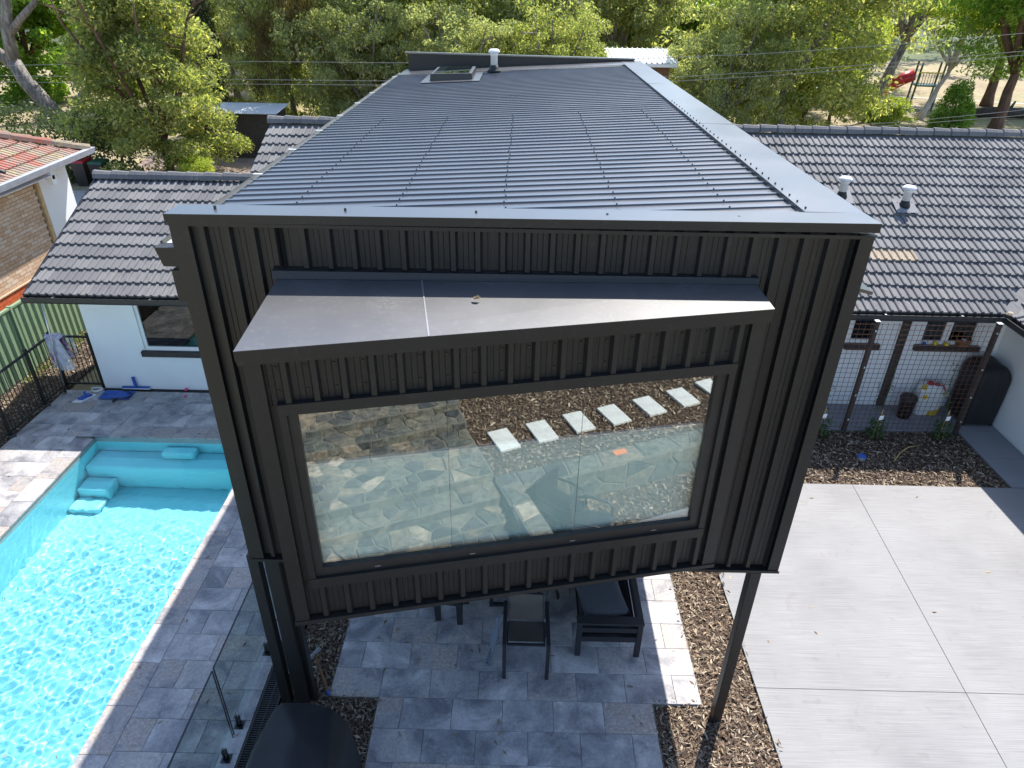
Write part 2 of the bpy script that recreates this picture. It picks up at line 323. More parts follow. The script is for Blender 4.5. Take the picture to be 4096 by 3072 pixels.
class MB:
    """collects shapes in world coordinates; build() makes one mesh object under a parent"""
    def __init__(s): s.v = []; s.f = []
    def add(s, vs, fs):
        b = len(s.v); s.v += [tuple(v) for v in vs]; s.f += [tuple(i+b for i in f) for f in fs]; return s
    def quad(s, a, b, c, d): return s.add([a, b, c, d], [(0, 1, 2, 3)])
    def box(s, x0, x1, y0, y1, z0, z1):
        vs = [(x, y, z) for z in (z0, z1) for y in (y0, y1) for x in (x0, x1)]
        return s.add(vs, [(0, 2, 3, 1), (4, 5, 7, 6), (0, 1, 5, 4), (2, 6, 7, 3), (0, 4, 6, 2), (1, 3, 7, 5)])
    def hexa(s, b, t):
        """eight corners: bottom loop b (4), top loop t (4), both counter-clockwise seen from the top"""
        return s.add(list(b)+list(t), [(3, 2, 1, 0), (4, 5, 6, 7), (0, 1, 5, 4), (1, 2, 6, 5), (2, 3, 7, 6), (3, 0, 4, 7)])
    def beam(s, p, q, wx, wz=None, up=(0, 0, 1)):
        p, q = Vector(p), Vector(q); d = (q-p).normalized(); up = Vector(up)
        if abs(d.dot(up)) > 0.98: up = Vector((0, 1, 0))
        a = d.cross(up).normalized()*(wx/2); b = a.normalized().cross(d)*((wz or wx)/2)
        return s.hexa([p-a-b, p+a-b, p+a+b, p-a+b], [q-a-b, q+a-b, q+a+b, q-a+b])
    def chamfer_box(s, x0, x1, y0, y1, z0, z1, c):
        b = [(x0, y0), (x1, y0), (x1, y1), (x0, y1)]; t = [(x0+c, y0+c), (x1-c, y0+c), (x1-c, y1-c), (x0+c, y1-c)]
        vs = [(*p, z0) for p in b]+[(*p, z1-c) for p in b]+[(*p, z1) for p in t]
        fs = [(3, 2, 1, 0), (8, 9, 10, 11)]
        for i in range(4):
            j = (i+1) % 4; fs += [(i, j, 4+j, 4+i), (4+i, 4+j, 8+j, 8+i)]
        return s.add(vs, fs)
    def extrude(s, prof, a, b, closed=True, caps=True):
        """prof: list of 3-D points at the start; a->b translation swept"""
        d = Vector(b)-Vector(a); n = len(prof); p0 = [Vector(p) for p in prof]
        vs = p0+[p+d for p in p0]; fs = [(i, (i+1) % n, n+(i+1) % n, n+i) for i in range(n if closed else n-1)]
        if closed and caps: fs += [tuple(range(n-1, -1, -1)), tuple(range(n, 2*n))]
        return s.add(vs, fs)
    def tube(s, pts, r, seg=8, caps=True):
        pts = [Vector(p) for p in pts]; rs = r if isinstance(r, (list, tuple)) else [r]*len(pts)
        vs = []; prev = None
        for i, p in enumerate(pts):
            d = (pts[min(i+1, len(pts)-1)]-pts[max(i-1, 0)]).normalized()
            if prev is None:
                up = Vector((0, 0, 1)) if abs(d.z) < 0.9 else Vector((1, 0, 0)); a = d.cross(up).normalized()
            else: a = (prev-d*prev.dot(d)).normalized()
            prev = a; b = d.cross(a)
            vs += [p+(a*math.cos(2*PI*k/seg)+b*math.sin(2*PI*k/seg))*rs[i] for k in range(seg)]
        fs = []
        for i in range(len(pts)-1):
            for k in range(seg): fs.append((i*seg+k, i*seg+(k+1) % seg, (i+1)*seg+(k+1) % seg, (i+1)*seg+k))
        if caps: fs += [tuple(range(seg-1, -1, -1)), tuple((len(pts)-1)*seg+k for k in range(seg))]
        return s.add(vs, fs)
    def lathe(s, c, prof, seg=16, axis=None):
        """prof: (r,z) pairs up the axis"""
        c = Vector(c); vs = []
        for r, z in prof: vs += [c+Vector((r*math.cos(2*PI*k/seg), r*math.sin(2*PI*k/seg), z)) for k in range(seg)]
        fs = [(i*seg+k, i*seg+(k+1) % seg, (i+1)*seg+(k+1) % seg, (i+1)*seg+k) for i in range(len(prof)-1) for k in range(seg)]
        fs += [tuple(range(seg-1, -1, -1)), tuple((len(prof)-1)*seg+k for k in range(seg))]
        return s.add(vs, fs)
    def poly_prism(s, pts, z0, z1):
        n = len(pts); vs = [(x, y, z0) for x, y in pts]+[(x, y, z1) for x, y in pts]
        return s.add(vs, [tuple(range(n-1, -1, -1)), tuple(range(n, 2*n))]+[(i, (i+1) % n, n+(i+1) % n, n+i) for i in range(n)])
    def grid(s, fn, nu, nv):
        b = len(s.v); s.v += [tuple(fn(i/nu, j/nv)) for j in range(nv+1) for i in range(nu+1)]
        s.f += [(b+j*(nu+1)+i, b+j*(nu+1)+i+1, b+(j+1)*(nu+1)+i+1, b+(j+1)*(nu+1)+i) for j in range(nv) for i in range(nu)]; return s
    def mesh(s, name, mat, off=(0, 0, 0), smooth=False):
        me = bpy.data.meshes.new(name); ox, oy, oz = off
        me.from_pydata([(x-ox, y-oy, z-oz) for x, y, z in s.v], [], s.f)
        me.materials.append(MATS[mat])
        if smooth: me.polygons.foreach_set('use_smooth', [True]*len(me.polygons))
        me.update(); return me
    def build(s, name, mat, parent=None, smooth=False, kind=None, label=None, bevel=0.0, solid=0.0):
        off = BASE.get(parent.name, Vector((0, 0, 0))) if parent is not None else Vector((0, 0, 0))
        o = link(name, s.mesh(name, mat, off, smooth), parent); BASE[o.name] = off
        if kind: o['kind'] = kind
        if label: o['label'] = label
        if solid:
            m = o.modifiers.new('thickness', 'SOLIDIFY'); m.thickness = solid; m.offset = 0
        if bevel:
            m = o.modifiers.new('bevel', 'BEVEL'); m.width = bevel; m.segments = 2; m.limit_method = 'ANGLE'
        return o
    def top(s, name, mat, label, cat, group=None, smooth=False, kind=None, bevel=0.0, solid=0.0):
        """a whole thing that is one mesh: origin at its base centre"""
        xs = [v[0] for v in s.v]; ys = [v[1] for v in s.v]; zs = [v[2] for v in s.v]
        off = ((min(xs)+max(xs))/2, (min(ys)+max(ys))/2, min(zs))
        o = link(name, s.mesh(name, mat, off, smooth), None, off); BASE[o.name] = Vector(off)
        if kind: o['kind'] = kind
        props(o, label, cat, group)
        if solid:
            m = o.modifiers.new('thickness', 'SOLIDIFY'); m.thickness = solid; m.offset = 0
        if bevel:
            m = o.modifiers.new('bevel', 'BEVEL'); m.width = bevel; m.segments = 2; m.limit_method = 'ANGLE'
        return o
    def struct(s, name, mat, smooth=False):
        o = link(name, s.mesh(name, mat, (0, 0, 0), smooth)); o['kind'] = 'structure'; BASE[o.name] = Vector((0, 0, 0)); return o

rng = random.Random(7); nrg = np.random.default_rng(11)

# ------------------------------------------------------------------ ground
PX0, PX1, PY0, PY1 = -5.73, -2.58, -3.2, 5.28          # pool opening
g = MB()
def gz(x, y): return -0.10
G = 700
for (x0, x1, y0, y1) in ((-G, PX0-.3, -G, G), (PX1+.3, G, -G, G), (PX0-.3, PX1+.3, PY1+.3, G), (PX0-.3, PX1+.3, -G, PY0-.3)):
    g.quad((x0, y0, -.10), (x1, y0, -.10), (x1, y1, -.10), (x0, y1, -.10))
g.struct('ground', 'dry_grass')
# far rise behind the park
h = MB()
def hill(u, v):
    x = -420+840*u; y = 85+300*v
    return (x, y, -0.3+26*min(1, v*1.6)**1.4+3.5*noise.noise(Vector((x*.012, y*.012, 0)))*min(1, v*3))
h.grid(hill, 40, 18); h.struct('hill', 'hill_green', True)

# pieces: shared meshes by size
PIECE = {}
def piece(name, mat, x0, x1, y0, y1, parent, ztop=0.0, th=0.035, gap=0.004, ch=0.003):
    key = (mat, round(x1-x0, 3), round(y1-y0, 3), th)
    if key not in PIECE:
        a, b = (x1-x0)/2-gap/2, (y1-y0)/2-gap/2
        PIECE[key] = MB().chamfer_box(-a, a, -b, b, -th, 0, ch).mesh(name, mat)
    o = link(name, PIECE[key], parent, ((x0+x1)/2, (y0+y1)/2, ztop+rng.uniform(-.0012, .0012)))
    o.rotation_euler = (rng.uniform(-.002, .002), rng.uniform(-.002, .002), 0)
    return o

# patio: stretcher bond 600 x 400
patio = MB().box(-.02, 4.52, -.01, 6.9, -.09, -.022).box(.58, 3.92, -4.07, -.0101, -.09, -.022).struct('patio', 'mortar')
def paver_row(x0, x1, y0, y1, start, parent):
    x = start
    while x < x1-.02:
        a, b = max(x, x0), min(x+.6, x1)
        if b-a > .05: piece('paver', 'paver', a, b, y0, y1, parent)
        x += .6
for k_ in range(0, 12):
    paver_row(0, 4.5, .4*k_, .4*k_+.4, 0 if k_ % 2 == 0 else -.3, patio)
for k_ in range(1, 11):
    paver_row(.6, 3.9, -.4*k_, -.4*k_+.4, .3 if k_ % 2 else .6, patio)

# pool deck
deck = MB()
DB = -.09, -.022
deck.box(PX1+.05, -.80, PY0, PY1, *DB).box(-7.25, PX0-.05, PY0, PY1, *DB).box(-7.25, -.55, PY1+.05, 6.93, *DB).box(PX1+.05, -.55, PY1, PY1+.05, *DB).box(-7.25, PX0-.05, PY1, PY1+.05, *DB)
deck = deck.struct('pool_deck', 'mortar')
y = PY0
for k_ in range(40):      # right hand rows
    y0 = -3.15+.4*k_
    if y0 > 6.5: break
    y1 = min(y0+.4, 6.93)
    if y0 < 5.65: paver_row(-2.24, -.82, y0, min(y1, 5.65), -2.24 if k_ % 2 else -2.52, deck)
for k_ in range(14):      # copings along the long sides
    a, b = -3.2+.6*k_, min(-3.2+.6*k_+.6, PY1)
    if b-a > .05:
        piece('coping', 'paver', PX1-.02, -2.24, a, b, deck); piece('coping', 'paver', -6.07, PX0+.02, a, b, deck)
for k_ in range(9):       # far end coping
    a, b = -6.07+.6*k_, min(-6.07+.6*k_+.6, -2.24)
    if b-a > .05: piece('coping', 'paver', a, b, PY1-.02 if False else PY1, 5.65, deck)
for k_, y0 in enumerate((5.65, 6.08, 6.50)):
    paver_row(-7.22, -.58, y0, (6.08, 6.50, 6.92)[k_], -7.22-.3*(k_ % 2), deck)
for k_ in range(24):      # left hand rows
    y1 = 5.65-.4*k_; y0 = y1-.4
    if y0 < -3.3: break
    paver_row(-7.22, -6.07, y0, y1, -7.22 if k_ % 2 else -7.52, deck)

# driveway slabs with saw cuts
drive = MB().box(5.22, 13.9, -4.05, 4.33, -.09, -.03).box(10.86, 11.70, 4.3301, 7.03, -.09, -.03).box(6.0, 10.8599, 6.06, 7.03, -.09, -.03).struct('driveway', 'mortar')
def slab(pts, mat='concrete'):
    n = len(pts); cx = sum(p[0] for p in pts)/n; cy = sum(p[1] for p in pts)/n
    q = []
    for (x, y) in pts:
        d = Vector((cx-x, cy-y)); q.append((x+.004*(1 if d.x > 0 else -1), y+.004*(1 if d.y > 0 else -1)))
    MB().poly_prism(q, -.06, 0).build('concrete_slab', mat, drive)
def jx(y): return 7.74+.068*(y+.69)
slab([(5.22, .25), (jx(.25), .25), (jx(4.33), 4.33), (5.22, 4.33)])
slab([(jx(.25), .25), (13.9, .25), (13.9, 4.33), (jx(4.33), 4.33)])
slab([(5.22, -4.05), (jx(-4.05), -4.05), (jx(.25), .25), (5.22, .25)])
slab([(jx(-4.05), -4.05), (13.9, -4.05), (13.9, .25), (jx(.25), .25)])
slab([(10.86, 4.335), (11.68, 4.335), (11.68, 5.2), (10.86, 5.2)], 'concrete_old')
slab([(10.86, 5.2), (11.68, 5.2), (11.68, 6.1), (10.86, 6.1)], 'concrete_old')
for a, b in ((6.0, 7.7), (7.7, 9.4), (9.4, 10.86), (10.86, 11.68)):
    slab([(a, 6.1 if a > 10.8 else 6.07), (b, 6.1 if a > 10.8 else 6.07), (b, 7.02), (a, 7.02)], 'concrete_old')

# mulch beds
BEDS = [(-.56, 0, -4.07, 6.9), (0, .58, -4.07, -.012), (3.92, 4.52, -4.07, -.012), (4.52, 5.21, -4.07, 6.9), (5.21, 10.85, 4.34, 6.05), (-8.4, -7.26, -2, 13),
        (3.9, 13.0, -4.88, -4.0701)]
bm_ = MB()
for (x0, x1, y0, y1) in BEDS: bm_.quad((x0, y0, -.045), (x1, y0, -.045), (x1, y1, -.045), (x0, y1, -.045))
bm_.struct('mulch_bed', 'mulch_soil')
def chips(name, rects, dens, z, lmin=.03, lmax=.09, label='scattered bark mulch chips', seed=3):
    rg = np.random.default_rng(seed); P = []
    for (x0, x1, y0, y1, k) in rects:
        n = int((x1-x0)*(y1-y0)*dens*k); q = np.empty((n, 3)); q[:, 0] = rg.uniform(x0, x1, n); q[:, 1] = rg.uniform(y0, y1, n)
        q[:, 2] = z+rg.uniform(0.0, .035, n); P.append(q)
    P = np.concatenate(P); n = len(P)
    a = rg.uniform(0, 2*PI, n); tl = rg.normal(0, .28, n); L = rg.uniform(lmin, lmax, n)*rg.choice([1, 1, 1.5], n); W = L*rg.uniform(.12, .34, n); ro = rg.normal(0, .35, n)
    d = np.stack([np.cos(a)*np.cos(tl), np.sin(a)*np.cos(tl), np.sin(tl)], 1); e = np.stack([-np.sin(a)*np.cos(ro), np.cos(a)*np.cos(ro), np.sin(ro)], 1)
    hh = np.zeros((n, 3)); hh[:, 2] = .35*W
    V = np.stack([P-d*L[:, None]/2, P-d*L[:, None]*.1+e*W[:, None]/2+hh, P+d*L[:, None]/2, P+d*L[:, None]*.1-e*W[:, None]/2+hh], 1).reshape(-1, 3)
    me = np_mesh(name, V, np.arange(4*n).reshape(n, 4), 'bark_chip'); o = link(name, me); props(o, label, 'mulch', kind='stuff'); return o
chips('bark_mulch', [(-.56, 0, -2.4, 2.6, 1), (0, .6, -2.2, 0, 1), (3.9, 4.5, -2.2, 0, 1), (4.5, 5.21, -2.4, 4.4, 1)], 2300, -.045, .02, .08, 'brown bark mulch chips in the beds beside the patio')
chips('bark_mulch', [(-.62, .06, -1.2, 2.4, .05), (.5, .64, -1.6, 0, .12), (3.86, 4.0, -1.6, 0, .12), (4.44, 4.56, 0, 4, .10), (5.14, 5.28, -1.5, 4.2, .10), (0, .6, -.06, .06, .2), (3.9, 4.5, -.06, .06, .2)], 1400, .0, .02, .07, 'loose bark chips spilling over the paving edges', 14)
chips('bark_mulch', [(5.3, 10.85, 4.34, 6.05, 1)], 1500, -.045, .03, .09, 'brown bark mulch chips in the bed below the wire trellis', 4)
chips('bark_mulch', [(-8.4, -7.27, 3.5, 11, 1)], 700, -.045, .04, .10, 'brown bark mulch chips along the green fence', 5)

# ------------------------------------------------------------------ pool
pool = thing('swimming_pool', 'turquoise swimming pool with rippling water and a bench at its far end', 'pool', ((PX0+PX1)/2, (PY0+PY1)/2, -1.3))
x0, x1, y0, y1, zf, zt = PX0, PX1, PY0, PY1, -1.32, -.036
s_ = MB()
s_.quad((x0, y0, zf), (x1, y0, zf), (x1, y1, zf), (x0, y1, zf))
s_.quad((x0, y0, zt), (x1, y0, zt), (x1, y0, zf), (x0, y0, zf)).quad((x1, y0, zt), (x1, y1, zt), (x1, y1, zf), (x1, y0, zf))
s_.quad((x1, y1, zt), (x0, y1, zt), (x0, y1, zf), (x1, y1, zf)).quad((x0, y1, zt), (x0, y0, zt), (x0, y0, zf), (x0, y1, zf))
shell = s_.build('shell', 'pool_shell', pool)
parts_ = [shell]
parts_.append(MB().box(x0+.004, x1-.004, 4.74, y1-.004, zf+.004, -.49).build('bench', 'pool_shell', pool, bevel=.05))
parts_.append(MB().box(-4.42, -3.80, 5.02, y1-.006, -.486, -.235).build('step_block', 'pool_shell', pool, bevel=.05))
parts_.append(MB().box(x0+.006, -5.16, 4.34, 4.738, zf+.006, -.88).build('step', 'pool_shell', pool, bevel=.05))
parts_.append(MB().box(x0+.008, -5.16, 3.98, 4.336, zf+.008, -1.14).build('step', 'pool_shell', pool, bevel=.05))
parts_.append(MB().box(-3.0, x1-.006, 4.34, 4.738, zf+.006, -.88).build('step', 'pool_shell', pool, bevel=.05))
parts_.append(MB().box(-3.0, x1-.008, 3.98, 4.336, zf+.008, -1.14).build('step', 'pool_shell', pool, bevel=.05))
wb = MB().box(x0+.0005, x0+.004, y0, y1, -.118, -.037).box(x1-.004, x1-.0005, y0, y1, -.118, -.037).box(x0+.004, x1-.004, y1-.004, y1-.0005, -.118, -.037).build('waterline_band', 'waterline', pool)
for q in parts_: q.cycles.is_caustics_receiver = True
nx, ny = 230, 620
X, Y = np.meshgrid(np.linspace(x0+.001, x1-.001, nx+1), np.linspace(y0+.001, y1-.001, ny+1))
H = np.zeros_like(X); rg = np.random.default_rng(5)
for lam, amp, n_ in ((.6, .0012, 8), (.28, .0009, 14), (.15, .0005, 20), (.095, .00026, 24)):
    for _ in range(n_):
        a = rg.uniform(0, 2*PI); kk = 2*PI/(lam*rg.uniform(.75, 1.3)); H += amp*np.sin(kk*(X*math.cos(a)+Y*math.sin(a))+rg.uniform(0, 2*PI)+.6*np.sin(X*1.7+a)+.6*np.cos(Y*1.3))/math.sqrt(n_)*1.4
calm = np.clip((4.9-Y)/1.6, .12, 1.0); H *= calm
Vw = np.stack([X, Y, -.13+H], -1).reshape(-1, 3)-np.array(pool.location)
i0 = (np.arange(ny)[:, None]*(nx+1)+np.arange(nx)[None, :]).ravel()
wo = link('water', np_mesh('water', Vw, np.stack([i0, i0+1, i0+nx+2, i0+nx+1], 1), 'water', True), pool)
wo.cycles.is_caustics_caster = True; BASE[wo.name] = Vector(pool.location)
pc = thing('pool_cleaner', 'black pool cleaner head submerged by the near coping', 'pool cleaner', (-2.86, -1.02, -1.31))
MB().lathe((-2.86, -1.02, -1.31), [(.16, 0), (.18, .04), (.13, .11), (.05, .14)], 16).build('body', 'black_powdercoat', pc, True)
MB().tube([(-2.86, -1.02, -1.18), (-2.86, -1.05, -.8), (-2.80, -1.3, -.4), (-2.75, -2.0, -.2)], .02, 8).build('hose', 'black_powdercoat', pc, True)

# slotted drains
def drain(label, x0, x1, y0, y1, along):
    t = thing('drain_grate', label, 'drain', ((x0+x1)/2, (y0+y1)/2, -.03))
    MB().box(x0, x1, y0, y1, -.06, -.026).build('channel', 'rubber', t)
    r = MB()
    if along == 'y': r.box(x0, x0+.012, y0, y1, -.0259, .004).box(x1-.012, x1, y0, y1, -.0259, .004).box((x0+x1)/2-.005, (x0+x1)/2+.005, y0, y1, -.0259, .002)
    else: r.box(x0, x1, y0, y0+.012, -.0259, .004).box(x0, x1, y1-.012, y1, -.0259, .004)
    r.build('rail', 'black_powdercoat', t)
    b = MB(); L = (y1-y0) if along == 'y' else (x1-x0); n = int(L/.028)
    for i in range(n):
        a = .014+i*.028
        if along == 'y': b.box(x0+.0125, (x0+x1)/2-.0055, y0+a-.006, y0+a+.006, -.012, .0015).box((x0+x1)/2+.0055, x1-.0125, y0+a-.006, y0+a+.006, -.012, .0015)
        else: b.box(x0+a-.006, x0+a+.006, y0+.0125, y1-.0125, -.012, .0015)
    b.build('bar', 'black_powdercoat', t, kind='stuff')
drain('black slotted drain running beside the glass pool fence', -.80, -.58, -2.6, 3.4, 'y')
drain('black slotted drain at the foot of the white house wall', -6.44, -1.2, 6.93, 7.02, 'x')
# ------------------------------------------------------------------ the metal clad extension
EX0, EX1, EY0, EY1, EZ0, EZ1 = -.46, 4.84, -.15, 12.1, 2.43, 5.95
PITCH_R = .19
ext = thing('metal_clad_extension', 'black ribbed metal upper storey on posts with angled window bay and ribbed roof', 'building', (2.19, 4.0, 0))

def rib_profile(a, b, phase, h=.044, bw=.068, tw=.036, minor=True):
    """points (s, depth) of trapezoid ribs between a and b"""
    pts = [(a, 0.0)]; k = math.ceil((a-phase)/PITCH_R-.5)
    c = phase+k*PITCH_R
    while c < b+.03:
        seq = [(c-bw/2, 0), (c-tw/2, h), (c+tw/2, h), (c+bw/2, 0)]
        m = c+PITCH_R/2
        if minor: seq += [(m-.024, 0), (m-.020, .003), (m-.016, 0), (m+.016, 0), (m+.020, .003), (m+.024, 0)]
        for s, d in seq:
            if a < s < b: pts.append((s, d))
        c += PITCH_R
    pts.append((b, 0.0)); return pts
def ribbed_panel(fn, a, b, z0, z1, phase, thick=.02):
    """fn(s, depth, z) -> world point; closed thin sheet"""
    pr = rib_profile(a, b, phase); front = [fn(s, d, z0) for s, d in pr]+[fn(b, -thick, z0), fn(a, -thick, z0)]
    m = MB(); n = len(front); top = [fn(s, d, z1) for s, d in pr]+[fn(b, -thick, z1), fn(a, -thick, z1)]
    m.add(front+top, [(i, (i+1) % n, n+(i+1) % n, n+i) for i in range(n)]+[tuple(range(n-1, -1, -1)), tuple(range(n, 2*n))]); return m
fac = lambda s, d, z: (s, EY0-d, z)
PH = -.315+.095
# left strip, right strip, strip over the bay; one sheet is four ribs wide
cuts = []
x = EX0+.145
while x < EX1-.12:
    e = min(x+.76, EX1-.105); cuts.append((x, e)); x = e
for a, b in cuts:
    segs = []
    for lo, hi, z0, z1 in ((-9, .36, 2.47, 5.88), (.36, 3.98, 5.535, 5.88), (.36, 3.98, 2.47, 2.90), (3.98, 9, 2.47, 5.88)):
        p_, q_ = max(a, lo), min(b, hi)
        if q_-p_ > .01: ribbed_panel(fac, p_+.0005, q_-.0005, z0, z1, PH).build('cladding_panel', 'dark_metal', ext)
# corner trims, base trim
MB().box(EX0, EX0+.144, EY0-.047, EY0-.0005+.02, 2.44, 5.8795).build('corner_trim', 'dark_metal', ext)
MB().box(EX1-.104, EX1, EY0-.047, EY0+.02, 2.44, 5.8795).build('corner_trim', 'dark_metal', ext)
MB().box(EX0-.012, EX1+.012, EY0-.056, EY0+.03, 2.405, 2.438).build('base_trim', 'dark_metal', ext)
MB().box(EX1-.065, EX1+.032, EY0+.0302, EY1, 2.405, 2.4395).build('base_trim', 'dark_metal', ext)  # unseen side trim, added so the wall's shadow on the patio falls straight
# filler strips under the capping between the ribs
fl = MB()
MB().box(EX0+.146, EX1-.106, EY0-.0475, EY0-.0445, 5.852, 5.8797).build('filler_strip', 'dark_metal', ext)
# side and rear walls, soffit, inner lining
for nm, sx, xx in (('left', -1, EX0), ('right', 1, EX1)):
    y = EY0+.02
    while y < EY1-.05:
        e = min(y+.76, EY1); z0 = 2.44
        ribbed_panel((lambda s, d, z: (xx+sx*d-sx*.03, s, z)) if sx > 0 else (lambda s, d, z: (xx+sx*d+.03, EY1+EY0-s, z)), y+.0005, e-.0005, z0, 5.6 if sx < 0 else 5.80, 0.1).build('cladding_panel', 'dark_metal', ext); y = e
MB().box(EX0, EX1, EY1-.05, EY1, 2.44, 5.9).build('rear_wall', 'dark_metal', ext)
MB().box(EX0+.04, EX1-.067, EY0+.0305, 7.0, 2.435, 2.47).build('soffit', 'dark_metal', ext)
# parapet capping along the front, wide flashing along the right, rear flashing
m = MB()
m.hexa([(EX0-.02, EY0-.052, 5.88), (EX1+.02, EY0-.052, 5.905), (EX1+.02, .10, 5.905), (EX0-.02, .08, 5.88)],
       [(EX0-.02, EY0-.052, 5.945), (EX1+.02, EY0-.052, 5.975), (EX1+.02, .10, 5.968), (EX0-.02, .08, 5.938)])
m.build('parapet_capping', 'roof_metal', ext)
MB().hexa([(EX0-.0205, EY0-.0545, 5.8795), (EX1+.0205, EY0-.0545, 5.9045), (EX1+.0205, EY0-.0522, 5.9045), (EX0-.0205, EY0-.0522, 5.8795)], [(EX0-.0205, EY0-.0545, 5.943), (EX1+.0205, EY0-.0545, 5.973), (EX1+.0205, EY0-.0522, 5.973), (EX0-.0205, EY0-.0522, 5.943)]).build('capping_face_shade', 'dark_metal', ext)  # darker skin over the capping front: its dim side put into the colour
RX0, RX1 = -.57, 4.42
def rz(x): return 5.668+.052*(x-RX0)          # pan height of the roof sheets
m = MB()
m.hexa([(4.40, .1002, rz(4.4)-.02), (EX1+.02, .1002, 5.86), (EX1+.02, EY1+.02, 5.86), (4.40, EY1+.02, rz(4.4)-.02)],
       [(4.40, .1002, rz(4.4)+.042), (EX1+.02, .1002, 5.967), (EX1+.02, EY1+.02, 5.975), (4.40, EY1+.02, rz(4.4)+.042)])
m.build('roof_flashing', 'roof_metal', ext)
for (ya, yb) in ((.1, 4.0), (4.0, 8.0)):   # lap joints across the flashing
    MB().hexa([(4.405, yb-.03, rz(4.4)+.0425), (EX1+.018, yb-.03, 5.9705), (EX1+.018, yb+.03, 5.9705), (4.405, yb+.03, rz(4.4)+.0425)],
              [(4.405, yb-.03, rz(4.4)+.0450), (EX1+.018, yb-.03, 5.9735), (EX1+.018, yb+.03, 5.9735), (4.405, yb+.03, rz(4.4)+.0450)]).build('lap_joint', 'roof_metal', ext)
MB().hexa([(RX0+.03, EY1-1.05, rz(RX0)-.01), (4.40, EY1-.75, rz(4.4)), (4.40, EY1, rz(4.4)), (RX0+.03, EY1, rz(RX0)-.01)],
          [(RX0+.03, EY1-1.05, rz(RX0)+.035), (4.40, EY1-.75, rz(4.4)+.036), (4.40, EY1, rz(4.4)+.036), (RX0+.03, EY1, rz(RX0)+.035)]).build('rear_flashing', 'roof_metal', ext)
MB().hexa([(-.44, EY1-.10, 5.66), (4.70, EY1-.10, 5.90), (4.70, EY1-.02, 5.90), (-.44, EY1-.02, 5.66)],
          [(-.44, EY1-.10, 6.055), (4.70, EY1-.10, 6.005), (4.70, EY1-.02, 6.005), (-.44, EY1-.02, 6.055)]).build('rear_parapet', 'dark_metal', ext)
MB().hexa([(-.52, EY1-.14, 6.0551), (4.72, EY1-.14, 6.0051), (4.72, EY1+.01, 6.0051), (-.52, EY1+.01, 6.0551)],
          [(-.52, EY1-.14, 6.085), (4.72, EY1-.14, 6.03), (4.72, EY1+.01, 6.03), (-.52, EY1+.01, 6.085)]).build('rear_capping', 'roof_metal', ext)
# roof sheets: ribs run across, falling to the left gutter
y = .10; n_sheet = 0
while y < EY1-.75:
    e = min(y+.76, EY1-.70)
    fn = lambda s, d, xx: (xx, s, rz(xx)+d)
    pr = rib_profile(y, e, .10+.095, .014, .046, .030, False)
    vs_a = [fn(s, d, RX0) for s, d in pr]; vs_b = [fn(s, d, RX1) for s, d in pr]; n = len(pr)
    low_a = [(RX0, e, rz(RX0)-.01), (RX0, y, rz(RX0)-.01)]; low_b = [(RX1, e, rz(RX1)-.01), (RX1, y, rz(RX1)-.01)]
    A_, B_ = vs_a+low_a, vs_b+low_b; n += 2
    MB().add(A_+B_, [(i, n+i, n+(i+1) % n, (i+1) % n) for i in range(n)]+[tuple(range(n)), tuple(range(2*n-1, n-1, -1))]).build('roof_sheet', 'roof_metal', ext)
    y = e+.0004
sw = MB()
k_ = 0; c = .10+.095
while c < EY1-1.1:
    for xx in ((.15, 1.1, 2.05, 3.0, 3.9) if c < 5.5 else ()):
        q = xx+rng.uniform(-.012, .012); sw.box(q-.006, q+.006, c-.006, c+.006, rz(q)+.014, rz(q)+.023)
    if c < 6: sw.box(4.43, 4.442, c-.006, c+.006, rz(4.43)+.040, rz(4.43)+.055)
    c += PITCH_R
for xx in (-.15, .85, 1.85, 2.85, 3.85, 4.5): sw.box(xx-.008, xx+.008, -.05, -.034, 5.94, 5.968)
sw.build('screw', 'screw', ext, kind='stuff')
# quad gutter along the low edge with bright inside
def gprof(y): return [(-.56, y, 5.68), (-.56, y, 5.55), (-.60, y, 5.52), (-.65, y, 5.545), (-.675, y, 5.60), (-.675, y, 5.655), (-.655, y, 5.662), (-.655, y, 5.61), (-.63, y, 5.56), (-.60, y, 5.54), (-.578, y, 5.57), (-.578, y, 5.68)]
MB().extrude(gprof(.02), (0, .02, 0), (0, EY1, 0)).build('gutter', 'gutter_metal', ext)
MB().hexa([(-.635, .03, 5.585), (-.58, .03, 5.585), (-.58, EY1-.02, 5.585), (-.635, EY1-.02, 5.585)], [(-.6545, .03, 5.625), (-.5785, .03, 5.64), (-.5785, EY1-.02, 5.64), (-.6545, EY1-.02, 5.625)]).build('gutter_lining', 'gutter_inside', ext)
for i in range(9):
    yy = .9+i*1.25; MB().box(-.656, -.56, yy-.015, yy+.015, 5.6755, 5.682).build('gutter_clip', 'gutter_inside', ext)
MB().hexa([(-.63, -.1, 5.49), (-.461, -.1, 5.49), (-.461, .018, 5.49), (-.63, .018, 5.49)], [(-.67, -.1, 5.645), (-.461, -.1, 5.645), (-.461, .018, 5.645), (-.67, .018, 5.645)]).build('gutter_end', 'dark_metal', ext)
MB().box(-.56, -.461, -.13, .015, 5.20, 5.4695).build('gutter_bracket', 'dark_metal', ext)
# hood over a window in the right side wall
MB().hexa([(EX1+.001, .55, 5.22), (5.36, .55, 5.10), (5.36, 2.6, 5.10), (EX1+.001, 2.6, 5.22)], [(EX1+.001, .55, 5.26), (5.36, .55, 5.13), (5.36, 2.6, 5.13), (EX1+.001, 2.6, 5.26)]).build('window_hood', 'roof_metal', ext)
